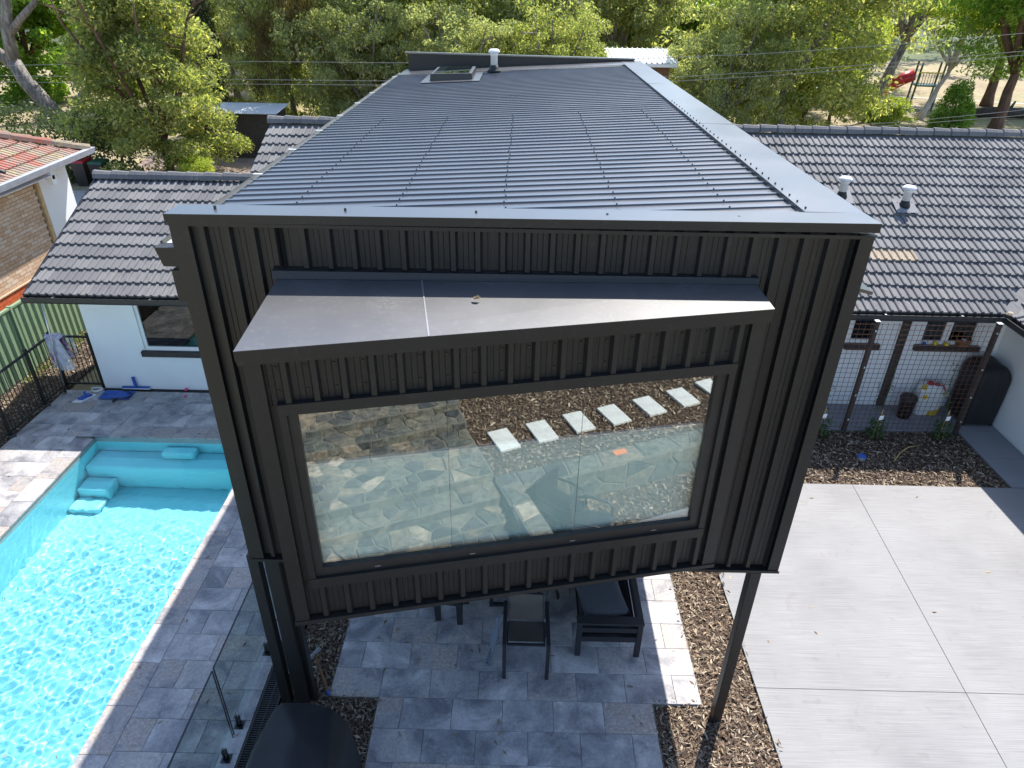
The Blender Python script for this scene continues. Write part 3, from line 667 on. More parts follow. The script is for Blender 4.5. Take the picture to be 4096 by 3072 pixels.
# skylight and vent on the roof
sk = MB().hexa([(.30, 9.75, rz(.3)), (1.17, 9.75, rz(1.17)), (1.17, 11.1, rz(1.17)), (.30, 11.1, rz(.3))],
               [(.32, 9.77, rz(.3)+.16), (1.15, 9.77, rz(1.17)+.14), (1.15, 11.08, rz(1.17)+.14), (.32, 11.08, rz(.3)+.16)]).build('skylight', 'black_frame', ext, bevel=.01)
MB().hexa([(.38, 9.83, rz(.3)+.161), (1.09, 9.83, rz(1.17)+.141), (1.09, 11.02, rz(1.17)+.141), (.38, 11.02, rz(.3)+.161)],
          [(.38, 9.83, rz(.3)+.166), (1.09, 9.83, rz(1.17)+.146), (1.09, 11.02, rz(1.17)+.146), (.38, 11.02, rz(.3)+.166)]).build('pane', 'skylight_glass', sk)
MB().hexa([(.14, 9.5, rz(.14)+.024), (1.32, 9.5, rz(1.32)+.024), (1.32, 11.05, rz(1.32)+.024), (.14, 11.05, rz(.14)+.024)], [(.14, 9.5, rz(.14)+.028), (1.32, 9.5, rz(1.32)+.028), (1.32, 11.05, rz(1.32)+.028), (.14, 11.05, rz(.14)+.028)]).build('skylight_flashing', 'roof_metal', ext)
vp = MB().lathe((1.55, 11.05, rz(1.5)), [(.075, .05), (.075, .34), (.085, .345), (.085, .40)], 20).build('vent_pipe', 'white_plastic', ext, True)
MB().lathe((1.55, 11.05, rz(1.5)), [(.085, .4001), (.125, .402), (.125, .43), (.085, .47), (.02, .475)], 20).build('cap', 'white_plastic', vp, True)
MB().lathe((1.55, 11.05, rz(1.5)), [(.15, .036), (.13, .06), (.095, .10), (.086, .16)], 20).build('boot', 'rubber', vp, True)
# posts
MB().box(-.53, -.42, -.13, -.02, -.05, 2.404).build('post', 'dark_metal', ext, bevel=.006)
MB().box(-.36, -.21, -.13, .04, -.05, 2.404).box(-.2099, -.15, -.06, .04, -.05, 2.404).build('post', 'dark_metal', ext, bevel=.006)
MB().box(4.57, 4.68, -.21, -.10, -.05, 2.404).build('post', 'dark_metal', ext, bevel=.006)
for yy in (3.2, 6.3):
    MB().box(4.57, 4.68, yy, yy+.11, -.05, 2.434).build('post', 'dark_metal', ext); MB().box(-.36, -.25, yy, yy+.11, -.05, 2.434).build('post', 'dark_metal', ext)

# ------------------------------------------------------------------ angled bay
BA, BB = Vector((.405, -1.316)), Vector((3.994, -.594))
bt = (BB-BA).normalized(); bn = Vector((bt.y, -bt.x)); BL = (BB-BA).length
def bay(s, d, z): p = BA+bt*s+bn*d; return (p.x, p.y, z+.0133*(s-1.83))
def bbox(m, s0, s1, d0, d1, z0, z1):
    return m.hexa([bay(s0, d1, z0), bay(s1, d1, z0), bay(s1, d0, z0), bay(s0, d0, z0)], [bay(s0, d1, z1), bay(s1, d1, z1), bay(s1, d0, z1), bay(s0, d0, z1)])
WS0, WS1, WZ0, WZ1 = .165, 3.495, 3.330, 4.985
s = .11; PHB = .245
edges = [.11]
while edges[-1] < BL-.11: edges.append(min(edges[-1]+.76, BL-.11))
for a, b in zip(edges[:-1], edges[1:]):
    for z0, z1 in ((2.945, WZ0), (WZ1, 5.37)):
        ribbed_panel(bay, a+.0005, b-.0005, z0, z1, PHB).build('bay_panel', 'dark_metal', ext)
for a, b in ((.11, WS0), (WS1, BL-.11)):
    bbox(MB(), a, b, -.02, .001, WZ0+.0005, WZ1-.0005).build('bay_panel', 'dark_metal', ext)
for a, b in ((0, .1095), (BL-.1095, BL)):
    bbox(MB(), a, b, -.03, .047, 2.9295, 5.3695).build('bay_trim', 'dark_metal', ext)
bbox(MB(), -.01, BL+.01, -.03, .056, 2.890, 2.929).build('bay_trim', 'dark_metal', ext)
# side cheeks and underside
def wallq(p, q, z0, z1, th=.03):
    p, q = Vector(p), Vector(q); n = Vector(((q-p).y, -(q-p).x)).normalized()*th
    return MB().hexa([(*p, z0), (*q, z0), (*(q-n), z0), (*(p-n), z0)], [(*p, z1), (*q, z1), (*(q-n), z1), (*(p-n), z1)])
wallq((.335, EY0-.002), (.404, -1.31), 2.931, 5.38).build('bay_side', 'dark_metal', ext)
wallq((3.993, -.585), (3.996, EY0-.002), 2.931, 5.40).build('bay_side', 'dark_metal', ext)
MB().poly_prism([(.37, -.12), (.44, -1.27), (3.955, -.56), (3.955, -.12)], 2.9305, 2.97).build('bay_soffit', 'dark_metal', ext)
# sloping bay roof with fascia; upstand flashing at the facade
f0, f1 = bay(-.035, .062, 0), bay(BL+.03, .062, 0)
m = MB().hexa([(f0[0], f0[1], 5.372), (f1[0], f1[1], 5.42), (4.02, EY0-.001, 5.44), (.30, EY0-.001, 5.41)],
              [(f0[0], f0[1], 5.424), (f1[0], f1[1], 5.472), (4.02, EY0-.001, 5.492), (.30, EY0-.001, 5.457)])
m.build('bay_roof', 'scuffed_metal', ext)
fa, fb, fc, fd = bay(-.035, .0645, 0), bay(BL+.03, .0645, 0), bay(BL+.03, .0622, 0), bay(-.035, .0622, 0)
MB().hexa([(*fa[:2], 5.352), (*fb[:2], 5.398), (*fc[:2], 5.398), (*fd[:2], 5.352)], [(*fa[:2], 5.4225), (*fb[:2], 5.4705), (*fc[:2], 5.4705), (*fd[:2], 5.4225)]).build('bay_roof_edge_shade', 'dark_metal', ext)  # dark sheet over the bright roof edge, painting its shaded front
bbox(MB(), -.03, BL+.025, .0475, .060, 5.34, 5.3895).build('bay_fascia', 'dark_metal', ext)
MB().hexa([(.27, EY0-.085, 5.4575), (4.04, EY0-.085, 5.4925), (4.04, EY0-.0015, 5.4925), (.27, EY0-.0015, 5.4575)], [(.27, EY0-.060, 5.515), (4.04, EY0-.060, 5.533), (4.04, EY0-.0015, 5.5345), (.27, EY0-.0015, 5.5345)]).build('upstand_flashing', 'dark_metal', ext)
MB().hexa([bay(1.20, .06, 5.449), bay(1.21, .06, 5.449), (1.44, EY0-.088, 5.469), (1.43, EY0-.088, 5.469)],
          [bay(1.20, .06, 5.4515), bay(1.21, .06, 5.4515), (1.44, EY0-.088, 5.472), (1.43, EY0-.088, 5.472)]).build('seam', 'galvanised', ext)
sw = MB()
for a in np.arange(.15, BL-.1, PITCH_R): bbox(sw, a+.03, a+.046, .0005, .008, 5.27, 5.286); bbox(sw, a+.03, a+.046, .0005, .008, 5.09, 5.106)
for a in np.arange(EX0+.2, EX1-.15, PITCH_R):
    if a < .32 or a > 4.0:
        for zz in (5.05, 3.7, 2.75): sw.box(a, a+.016, EY0-.009, EY0-.0005, zz, zz+.016)
    else: sw.box(a, a+.016, EY0-.009, EY0-.0005, 5.62, 5.636)
sw.build('screw', 'screw', ext, kind='stuff')
# window
win = bbox(bbox(bbox(bbox(MB(), WS0, WS1, -.04, .056, WZ1-.055, WZ1+.03), WS0, WS1, -.04, .053, WZ0-.045, WZ0+.05), WS0, WS0+.05, -.04, .048, WZ0+.0505, WZ1-.0555), WS1-.05, WS1, -.04, .048, WZ0+.0505, WZ1-.0555).build('window', 'dark_metal', ext)
GS0, GS1, GZ0, GZ1 = .268, 3.376, 3.455, 4.935
fm = MB()
bbox(fm, WS0+.0505, WS1-.0505, -.05, .022, WZ0+.051, GZ0+.012); bbox(fm, WS0+.0505, WS1-.0505, -.05, .024, GZ1-.012, WZ1-.056)
bbox(fm, WS0+.0505, GS0+.012, -.05, .023, GZ0+.0125, GZ1-.0125); bbox(fm, GS1-.012, WS1-.0505, -.05, .023, GZ0+.0125, GZ1-.0125)
fm.build('frame', 'black_frame', win)
for a, b in ((GS0, 1.3080), (1.3102, 2.3350), (2.3372, GS1)):
    bbox(MB(), a, b, -.012, -.004, GZ0, GZ1).build('pane', 'window_glass', win)
for a in (1.3081, 2.3351): bbox(MB(), a, a+.0020, -.013, -.0035, GZ0, GZ1).build('joint_seal', 'rubber', win)
for a in (.68, 1.45, 2.3, 3.02): bbox(MB(), a, a+.045, .0222, .024, 3.405, 3.412).build('weep_slot', 'galvanised', win)
# cellular blind pulled up from the sill: pleats are geometry
bl = MB(); z = 3.43; pr = []
i = 0
while z <= 4.385: pr.append((-.10 if i % 2 else -.085, z)); z += .0125; i += 1
def blind_part(a, b):
    m = MB(); vs = [bay(a, d, z) for d, z in pr]+[bay(b, d, z) for d, z in pr]; n = len(pr)
    m.add(vs, [(i, i+1, n+i+1, n+i) for i in range(n-1)]); return m
for a, b in ((.235, 3.41),):
    o = blind_part(a, b).build('blind', 'blind', win)
    bbox(MB(), a, b, -.11, -.08, 4.3855, 4.405).build('blind_rail', 'white_plastic', win)
# room behind
rm = MB()
rm.quad((.45, -1.2, 2.98), (3.93, -.5, 2.98), (3.93, 3.6, 2.98), (.45, 3.6, 2.98)).quad((.45, -1.2, 5.33), (.45, 3.6, 5.33), (3.93, 3.6, 5.33), (3.93, -.5, 5.33))
rm.quad((.45, -1.2, 2.98), (.45, 3.6, 2.98), (.45, 3.6, 5.33), (.45, -1.2, 5.33)).quad((3.93, -.5, 2.98), (3.93, -.5, 5.33), (3.93, 3.6, 5.33), (3.93, 3.6, 2.98))
rm.quad((.45, 3.6, 2.98), (3.93, 3.6, 2.98), (3.93, 3.6, 5.33), (.45, 3.6, 5.33)); rm.build('interior_lining', 'interior', ext)
# ------------------------------------------------------------------ the white house
TP = math.radians(23); TS = math.tan(TP)
EAVE_Y, EAVE_Z, VX = 6.43, 2.36, 11.17
HB = Vector((2.0, 7.0, 0))
house = thing('white_house', 'single storey white rendered house with charcoal tiled roof behind the metal extension', 'house', HB)
def pz(y): return EAVE_Z+TS*(y-EAVE_Y)
# walls
def wall_with_holes(x0, x1, y0, y1, z0, z1, holes):
    """wall along x with rectangular openings (x0,x1,z0,z1)"""
    m = MB(); xs = sorted({x0, x1, *[h[0] for h in holes], *[h[1] for h in holes]}); zs = sorted({z0, z1, *[h[2] for h in holes], *[h[3] for h in holes]})
    for a, b in zip(xs[:-1], xs[1:]):
        for c, d in zip(zs[:-1], zs[1:]):
            if any(h[0] <= a and b <= h[1] and h[2] <= c and d <= h[3] for h in holes): continue
            m.quad((a, y0, c), (b, y0, c), (b, y0, d), (a, y0, d)); m.quad((b, y1, c), (a, y1, c), (a, y1, d), (b, y1, d))
    for h in holes:
        a, b, c, d = h
        m.quad((a, y0, c), (a, y0, d), (a, y1, d), (a, y1, c)).quad((b, y0, d), (b, y0, c), (b, y1, c), (b, y1, d)).quad((a, y0, c), (a, y1, c), (b, y1, c), (b, y0, c)).quad((a, y0, d), (b, y0, d), (b, y1, d), (a, y1, d))
    m.quad((x0, y0, z0), (x0, y0, z1), (x0, y1, z1), (x0, y1, z0)).quad((x1, y1, z0), (x1, y1, z1), (x1, y0, z1), (x1, y0, z0)); return m
HW = [(-5.39, -3.4, .92, 2.10)]
RW = [(8.70, 9.25, 1.42, 2.12), (10.10, 11.22, 1.42, 2.12)]
wall_with_holes(-6.45, 4.0, 7.03, 7.25, -.05, 2.36, HW).build('wall', 'white_paint', house)
wall_with_holes(4.86, 11.7, 7.03, 7.25, -.05, 2.36, RW).build('wall', 'white_paint', house)
MB().box(-6.45, -6.23, 7.2501, 9.75, -.05, 2.4).build('wall', 'white_paint', house)
MB().box(11.70, 11.92, -.5, 7.25, -.05, 2.36).build('wall', 'white_paint', house)
# soffits and fascias
MB().box(-6.9, 4.0, 6.47, 7.03, 2.20, 2.215).build('soffit', 'white_paint', house)
MB().box(4.86, 11.2, 6.47, 7.03, 2.20, 2.215).build('soffit', 'eave_grey', house)
MB().box(11.21, 11.70, -.5, 7.03, 2.20, 2.215).build('soffit', 'eave_grey', house)
def gutter_x(a, b):
    pr = [(a, 6.455, 2.215), (a, 6.455, 2.345), (a, 6.440, 2.345), (a, 6.440, 2.26), (a, 6.345, 2.26), (a, 6.345, 2.335), (a, 6.33, 2.335), (a, 6.325, 2.25), (a, 6.345, 2.215)]
    MB().extrude(pr, (a, 0, 0), (b, 0, 0)).build('gutter', 'gutter_metal', house)
gutter_x(-7.0, 4.0); gutter_x(4.86, 11.09)
pr = [(11.195, -.6, 2.215), (11.195, -.6, 2.345), (11.18, -.6, 2.345), (11.18, -.6, 2.26), (11.085, -.6, 2.26), (11.085, -.6, 2.335), (11.07, -.6, 2.335), (11.065, -.6, 2.25), (11.085, -.6, 2.215)]
MB().extrude(pr, (0, -.6, 0), (0, 6.32, 0)).build('gutter', 'gutter_metal', house)
for xx in (-6.4, -4.6, -2.9, 8.9, 10.3): MB().box(xx-.02, xx+.02, 6.33, 6.45, 2.338, 2.3465).build('gutter_clip', 'galvanised', house)
# roof planes below the tiles (solid wedges)
roof = MB()
def roof_slab(pts, up=.0, th=.05):
    n = len(pts); roof.add([(x, y, z+up-th) for x, y, z in pts]+[(x, y, z+up) for x, y, z in pts], [tuple(range(n-1, -1, -1)), tuple(range(n, 2*n))]+[(i, (i+1) % n, n+(i+1) % n, n+i) for i in range(n)])
roof_slab([(-6.93, 6.46, pz(6.46)), (-.47, 6.46, pz(6.46)), (-.47, 9.6, pz(9.6)), (-6.93, 9.6, pz(9.6))])
roof_slab([(-3.70, 9.601, pz(9.601)), (-.47, 9.601, pz(9.601)), (-.47, 11.6, pz(11.6)), (-3.70, 11.6, pz(11.6))])
roof_slab([(4.85, 6.46, pz(6.46)), (11.2, 6.46, pz(6.46)), (16.34, 11.6, pz(11.6)), (4.85, 11.6, pz(11.6))])
roof_slab([(-6.93, 9.6, pz(9.6)), (-3.701, 9.6, pz(9.6)), (-3.701, 9.9, pz(9.3)), (-6.93, 9.9, pz(9.3))])
roof_slab([(-3.70, 11.601, pz(11.6)), (17, 11.601, pz(11.6)), (17, 16.7, pz(6.5)), (-3.70, 16.7, pz(6.5))])
def wz(x): return EAVE_Z+TS*(x-VX)
roof_slab([(11.2, -.6, wz(11.2)), (14.2, -.6, wz(14.2)), (14.2, 9.45, wz(14.2)), (11.2, 6.45, wz(11.2))])
roof = roof.build('roof', 'roof_tile', house)
MB().add([(-6.455, 7.04, 2.36), (-6.455, 9.75, 2.36), (-6.455, 9.75, pz(9.45)-.08), (-6.455, 9.6, pz(9.6)-.06), (-6.455, 7.04, pz(7.04)-.06)], [(0, 1, 2, 3, 4)]).build('gable', 'white_paint', house)
# tile: two rolls, 0.30 cover, 0.342 gauge
def tile_mesh(name, mat, cover=.30, length=.375, roll=.034, rolls=2, lip=.035, wide=.42):
    pts = []; pw = cover/rolls
    for r in range(rolls):
        b = r*pw
        pts += [(b, 0), (b+pw*(1-wide)-.001, 0)]
        for i in range(1, 6): a = PI*i/6; pts.append((b+pw*(1-wide)+pw*wide*(1-math.cos(a))/2, roll*math.sin(a)))
    pts.append((cover, 0)); n = len(pts)
    vs = [(x, 0, z) for x, z in pts]+[(x, length, z) for x, z in pts]+[(x, 0, z-lip) for x, z in pts]
    fs = [(i, i+1, n+i+1, n+i) for i in range(n-1)]+[(2*n+i, 2*n+i+1, i+1, i) for i in range(n-1)]
    fs += [(2*n, 0, n), (n-1, 3*n-1, 2*n-1)]
    return MB().add(vs, fs).mesh(name, mat)
TM = tile_mesh('roof_tile', 'roof_tile'); TMT = tile_mesh('roof_tile', 'tan_stain')
TILT = math.asin(.038/.342); GA = .342; RUN = GA*math.cos(TP)
spots = []
def add_tiles(x0, x1, row0, row1, cond):
    for r in range(row0, row1):
        yy = EAVE_Y-.035+r*RUN
        x = x0
        while x < x1-.01:
            if cond(x, yy): spots.append(('m', x, yy, r))
            x += .30
add_tiles(-6.95, -.62, 0, 10, lambda x, y: True)
add_tiles(-3.70, -.62, 10, 16, lambda x, y: True)
add_tiles(4.86, 15.2, 0, 16, lambda x, y: x+.26-VX < y-EAVE_Y+.03 and x < 5.2+0.95*(y) )
for r in range(0, 9):      # right wing, laid the other way
    xx = VX-.035+r*RUN
    for i in range(0, 30):
        yy = 9.6-.3*i
        if yy+.05-EAVE_Y < xx-VX and yy > 2.2: spots.append(('w', xx, yy, r))
def tile_mat(sp):
    t, x, y, r = sp
    if t == 'm':
        return Matrix.Translation((x, y, pz(y)+.045)) @ Matrix.Rotation(TP-TILT, 4, 'X')
    return Matrix.Translation((x, y, wz(x)+.036)) @ Matrix.Rotation(-PI/2, 4, 'Z').inverted().inverted() @ Matrix.Rotation(0, 4, 'X')
def wing_mat(x, y):
    # local x -> -y, local y -> +x (up slope), local z -> up
    b = Matrix(((0, 1, 0, 0), (-1, 0, 0, 0), (0, 0, 1, 0), (0, 0, 0, 1)))
    return Matrix.Translation((x, y, wz(x)+.045)) @ b @ Matrix.Rotation(TP-TILT, 4, 'X')
spots.sort(key=lambda s: (Vector((s[1], s[2], 3))-CAM).length)
rest_v = []; rest_f = []
for i, sp in enumerate(spots):
    M_ = tile_mat(sp) if sp[0] == 'm' else wing_mat(sp[1], sp[2])
    M_ = M_ @ Matrix.Rotation(rng.uniform(-.006, .006), 4, 'Z') @ Matrix.Translation((0, rng.uniform(-.006, .006), rng.uniform(-.003, .003)))
    tan = sp[0] == 'm' and 8.95 < sp[1] < 9.75 and sp[3] == 4
    if i < 298 or tan:
        o = bpy.data.objects.new('roof_tile', TMT if tan else TM); COL.objects.link(o); o.parent = roof
        o.matrix_local = Matrix.Translation(-HB) @ M_
        if tan: o['label'] = 'tan weathered replacement tile'
    else:
        b = len(rest_v)
        rest_v += [tuple((Matrix.Translation(-HB) @ M_) @ v.co) for v in TM.vertices]; rest_f += [tuple(b+k for k in p.vertices) for p in TM.polygons]
k = NT('roof_tile_isl'); v = k.coord('Object'); c = k.ramp(k.rnd_isl(), [(0.0, (0.130, 0.130, 0.136)), (1.0, (0.192, 0.191, 0.192))])
c = k.mix(c, (0.42, 0.41, 0.33), k.ramp(k.noise(v, 34, 4, 0.6), [(0.69, (0, 0, 0)), (0.74, (0.8, 0.8, 0.8))]))
k.set(Base_Color=c, Roughness=0.8); k.b.inputs['Specular IOR Level'].default_value = 0.25; k.bump(k.noise(v, 60, 4), 0.25, 0.004); MATS['roof_tile_isl'] = k.m
me = bpy.data.meshes.new('roof_tile_field'); me.from_pydata(rest_v, [], rest_f); me.materials.append(MATS['roof_tile_isl']); me.update()
o = link('roof_tile_field', me, roof); o['kind'] = 'stuff'
# ridge caps
def cap_mesh(name, mat, L=.42, w=.13, h=.10):
    a = [(0, -w, -.05), (0, -w*.75, h*.45), (0, -w*.3, h), (0, w*.3, h), (0, w*.75, h*.45), (0, w, -.05)]
    b = [(L, y*.80, z*.74+(-.012 if z < 0 else 0)) for _, y, z in a]
    return MB().add(a+b, [(i, i+6, i+7, i+1) for i in range(5)]+[(0, 1, 2, 3, 4, 5), (11, 10, 9, 8, 7, 6)]).mesh(name, mat)
CM = cap_mesh('ridge_cap', 'roof_tile')
def ridge(x0, x1, y, z, par, base, step=.40):
    x = x0
    while x < x1-.05:
        o = link('ridge_cap', CM, par, Vector((x, y+rng.uniform(-.006, .006), z+rng.uniform(-.004, .004)))-base); o.rotation_euler = (0, rng.uniform(-.01, .01), rng.uniform(-.012, .012)); x += step
ridge(-6.98, -.8, 9.62, pz(9.6)+.075, roof, HB); ridge(-3.74, -.8, 11.62, pz(11.6)+.075, roof, HB); ridge(4.9, 15.6, 11.62, pz(11.6)+.075, roof, HB)
MB().hexa([(-6.985, 6.4, pz(6.4)-.10), (-6.93, 6.4, pz(6.4)-.10), (-6.93, 9.6, pz(9.6)-.10), (-6.985, 9.6, pz(9.6)-.10)], [(-6.985, 6.4, pz(6.4)+.03), (-6.93, 6.4, pz(6.4)+.03), (-6.93, 9.6, pz(9.6)+.03), (-6.985, 9.6, pz(9.6)+.03)]).build('barge_board', 'dark_metal', house)
# valley tray on the right
MB().hexa([(11.10, 6.36, 2.345), (11.24, 6.36, 2.345), (14.3, 9.42, wz(14.23)+.005), (14.16, 9.42, wz(14.23)+.005)],
          [(11.06, 6.44, 2.385), (11.24, 6.28, 2.385), (14.34, 9.38, wz(14.25)+.05), (14.16, 9.54, wz(14.25)+.05)]).build('valley_tray', 'roof_tile', house)
MB().lathe((11.16, 6.38, 2.37), [(.07, 0), (.08, .02), (.05, .05), (.01, .06)], 9).build('mortar_lump', 'tan_stain', house)
# vents on the right slope
for (vx, vy) in ((10.2, 9.16), (8.96, 9.40)):
    zz = pz(vy)+.04
    v_ = MB().lathe((vx, vy, zz), [(.080, .08), (.080, .30), (.092, .305), (.092, .36)], 20).build('vent_pipe', 'white_plastic', house, True)
    MB().lathe((vx, vy, zz), [(.092, .3601), (.138, .362), (.138, .39), (.095, .43), (.02, .435)], 20).build('cap', 'white_plastic', v_, True)
    MB().lathe((vx, vy, zz), [(.12, -.02), (.105, .05), (.088, .09), (.081, .13)], 16).build('boot', 'rubber', v_, True)
    MB().hexa([(vx-.22, vy-.22, pz(vy-.22)+.065), (vx+.22, vy-.22, pz(vy-.22)+.065), (vx+.22, vy+.18, pz(vy+.18)+.075), (vx-.22, vy+.18, pz(vy+.18)+.075)],
              [(vx-.22, vy-.22, pz(vy-.22)+.07), (vx+.22, vy-.22, pz(vy-.22)+.07), (vx+.22, vy+.18, pz(vy+.18)+.08), (vx-.22, vy+.18, pz(vy+.18)+.08)]).build('flashing', 'lead', v_)
# windows
def house_window(x0, x1, z0, z1, bars, frame_mat='white_plastic', fw=.07):
    m = MB().box(x0, x1, 7.06, 7.12, z0, z0+fw).box(x0, x1, 7.06, 7.12, z1-fw, z1).box(x0, x0+fw, 7.061, 7.119, z0+fw, z1-fw).box(x1-fw, x1, 7.061, 7.119, z0+fw, z1-fw)
    for b, bw in bars: m.box(b-bw/2, b+bw/2, 7.062, 7.118, z0+fw, z1-fw)
    wn = m.build('window', frame_mat, house)
    xs = [x0+fw]+[v for b, bw in bars for v in (b-bw/2, b+bw/2)]+[x1-fw]
    for a, b in zip(xs[::2], xs[1::2]): MB().box(a, b, 7.088, 7.094, z0+fw, z1-fw).build('pane', 'house_glass', wn)
    MB().box(x0, x1, 7.20, 7.21, z0, z1).build('dark_room', 'pane_dark', wn)
    return wn
w1 = house_window(-5.39, -3.4, .92, 2.10, [])
MB().box(-5.44, -3.35, 6.95, 7.06, .80, .9195).build('sill', 'sill_brown', w1, bevel=.006)
cl = MB()
for i in range(60): xx = -5.25+i*.03; cl.box(xx, xx+.010, 7.14, 7.15, 1.0, 2.06)
cl.build('slat_blind', 'dark_brick', w1)
w2 = house_window(8.70, 9.25, 1.42, 2.12, []); MB().box(8.66, 9.34, 6.94, 7.06, 1.30, 1.4195).build('sill', 'sill_brown', w2, bevel=.006)
w3 = house_window(10.10, 11.22, 1.42, 2.12, [(10.625, .13)]); MB().box(10.03, 11.30, 6.94, 7.06, 1.30, 1.4195).build('sill', 'sill_brown', w3, bevel=.006)
MB().box(9.67, 9.82, 6.96, 7.0285, 0, 2.20).build('downpipe', 'sill_brown', house, bevel=.01)
# ------------------------------------------------------------------ neighbour on the left
NX = -9.8; NB = Vector((-11.5, 11.0, 0))
nb = thing('brick_house', 'neighbouring tan brick house with weathered red tiled roof beyond the green fence', 'house', NB)
MB().box(NX-.22, NX-.012, 5.0, 11.62, 1.02, 3.35).build('mortar_wall', 'mortar', nb)
MB().box(NX-.22, NX-.012, 5.0, 11.62, -.05, 1.0195).build('base_wall', 'mortar', nb)
br = MB(); bb = MB()
WN = (5.6, 9.02, 1.55, 3.2)     # window opening in the brick wall (y0,y1,z0,z1)
r = 0; z = 1.03
while z < 3.3:
    y = 7.0-(.12 if r % 2 else 0)
    while y < 11.6:
        b = min(y+.23, 11.6)
        if not (b > WN[0] and y < WN[1] and z+.076 > WN[2] and z < WN[3]) and b-y > .04: br.box(NX-.0119, NX+rng.uniform(-.001, .003), y, b, z, z+.076)
        y += .24
    z += .086; r += 1
br.build('brick', 'tan_brick', nb, kind='stuff')
z = -.04; r = 0
while z < .95:
    y = 7.0-(.12 if r % 2 else 0)
    while y < 11.6:
        b = min(y+.23, 11.6)
        if b-y > .04: bb.box(NX-.0119, NX+.006, y, b, z, z+.076)
        y += .24
    z += .086; r += 1
bb.build('base_brick', 'red_brick', nb, kind='stuff')
MB().box(NX-.2, NX+.03, 5.0, 11.62, .985, 1.0195).build('string_course', 'tan_brick', nb)
nw = MB().box(NX-.10, NX-.02, WN[0], WN[1], WN[2], WN[2]+.07).box(NX-.10, NX-.02, WN[1]-.09, WN[1], WN[2]+.0701, WN[3]).box(NX-.10, NX-.02, WN[0], WN[1], WN[3]-.07, WN[3]-.0001).build('window', 'black_frame', nb)
MB().box(NX-.011, NX-.006, WN[0], WN[1]-.09, WN[2]+.07, WN[3]-.07).build('pane', 'house_glass', nw)
ns = MB(); y = WN[0]
while y < WN[1]: ns.box(NX-.02, NX+.075, y, y+.068, WN[2]-.12, WN[2]-.002); y += .078
ns.build('sill', 'tan_brick', nw)
MB().box(NX-.24, NX+.004, 11.78, 13.0, -.05, 3.3).build('rendered_wall', 'white_paint', nb)
MB().box(NX-.02, NX+.05, 11.625, 11.69, -.05, 3.25).build('downpipe', 'timber_trim', nb)
MB().box(NX-.05, NX+.02, 11.6905, 11.779, -.05, 3.30).build('corner_trim', 'timber_trim', nb)
MB().box(NX-.1, NX+.5, 11.64, 11.74, 3.14, 3.24).build('eave_beam', 'timber_trim', nb)
MB().box(NX+.38, NX+.50, 11.6, 11.78, 3.02, 3.40).build('beam_end', 'white_paint', nb)
NEX, NEZ = -9.25, 3.40
def nz(x): return NEZ+TS*(NEX-x)
MB().hexa([(NEX-.02, 4.0, NEZ-.14), (NEX+.10, 4.0, NEZ-.14), (NEX+.10, 13.42, NEZ+.02), (NEX-.02, 13.42, NEZ+.02)], [(NEX-.02, 4.0, NEZ+.02), (NEX+.13, 4.0, NEZ+.02), (NEX+.13, 13.45, NEZ+.16), (NEX-.02, 13.45, NEZ+.16)]).build('gutter', 'eave_grey', nb)
nroof = MB()
nroof.hexa([(-14.0, 4.0, nz(-14)-.06), (NEX, 4.0, nz(NEX)-.06), (NEX, 13.3, nz(NEX)-.0), (-13.0, 9.55, nz(-13)-.06)], [(-14.0, 4.0, nz(-14)), (NEX, 4.0, nz(NEX)), (NEX, 13.3, nz(NEX)+.10), (-13.0, 9.55, nz(-13))])
nroof = nroof.build('roof', 'terracotta', nb)
MB().box(NX, NEX, 4.2, 11.6, NEZ-.16, NEZ-.145).build('soffit', 'white_paint', nb)
NT_ = tile_mesh('roof_tile', 'terracotta', .28, .37, .022, 2, .03)
for r in range(0, 11):
    xx = NEX+.02-r*RUN
    for i in range(0, 26):
        yy = 13.2-.28*i
        rise = .10*max(0, (yy-4)/9.3)
        if (13.28-yy) < (NEX-xx)+.14: continue
        M_ = Matrix.Translation((xx, yy-.28, nz(xx)+.04+rise)) @ Matrix(((0, -1, 0, 0), (1, 0, 0, 0), (0, 0, 1, 0), (0, 0, 0, 1))) @ Matrix.Rotation(TP-TILT, 4, 'X') @ Matrix.Rotation(rng.uniform(-.02, .02), 4, 'Z')
        o = bpy.data.objects.new('roof_tile', NT_); COL.objects.link(o); o.parent = nroof; o.matrix_local = Matrix.Translation(-NB) @ M_
NC = cap_mesh('hip_cap', 'terracotta', .45, .12, .10)
for i in range(10):
    x = NEX+.03-i*.29; yv = 13.34-i*.29
    o = bpy.data.objects.new('hip_cap', NC); COL.objects.link(o); o.parent = nroof
    d = Vector((-1, -1, TS)).normalized()
    o.matrix_local = Matrix.Translation(Vector((x, yv, nz(x)+.16))-NB) @ d.to_track_quat('X', 'Z').to_matrix().to_4x4() @ Matrix.Rotation(rng.uniform(-.05, .05), 4, 'X')
# far hip face
MB().add([(NEX, 13.34, nz(NEX)), (-13.0, 9.59, nz(-13)), (-17, 9.59, nz(-13)), (-20, 13.34, nz(NEX))], [(0, 3, 2, 1)]).build('rear_slope', 'terracotta', nb, solid=.04)
mt = MB()
for i in range(7): mt.hexa([(NEX-.25-i*.13, 4.0, nz(NEX-.25-i*.13)+.10), (NEX-.15-i*.13, 4.0, nz(NEX-.15-i*.13)+.10), (NEX-.15-i*.13, 10.1, nz(NEX-.15-i*.13)+.165), (NEX-.25-i*.13, 10.1, nz(NEX-.25-i*.13)+.165)],
                          [(NEX-.25-i*.13, 4.0, nz(NEX-.25-i*.13)+.12), (NEX-.15-i*.13, 4.0, nz(NEX-.15-i*.13)+.12), (NEX-.15-i*.13, 10.1, nz(NEX-.15-i*.13)+.185), (NEX-.25-i*.13, 10.1, nz(NEX-.25-i*.13)+.185)])
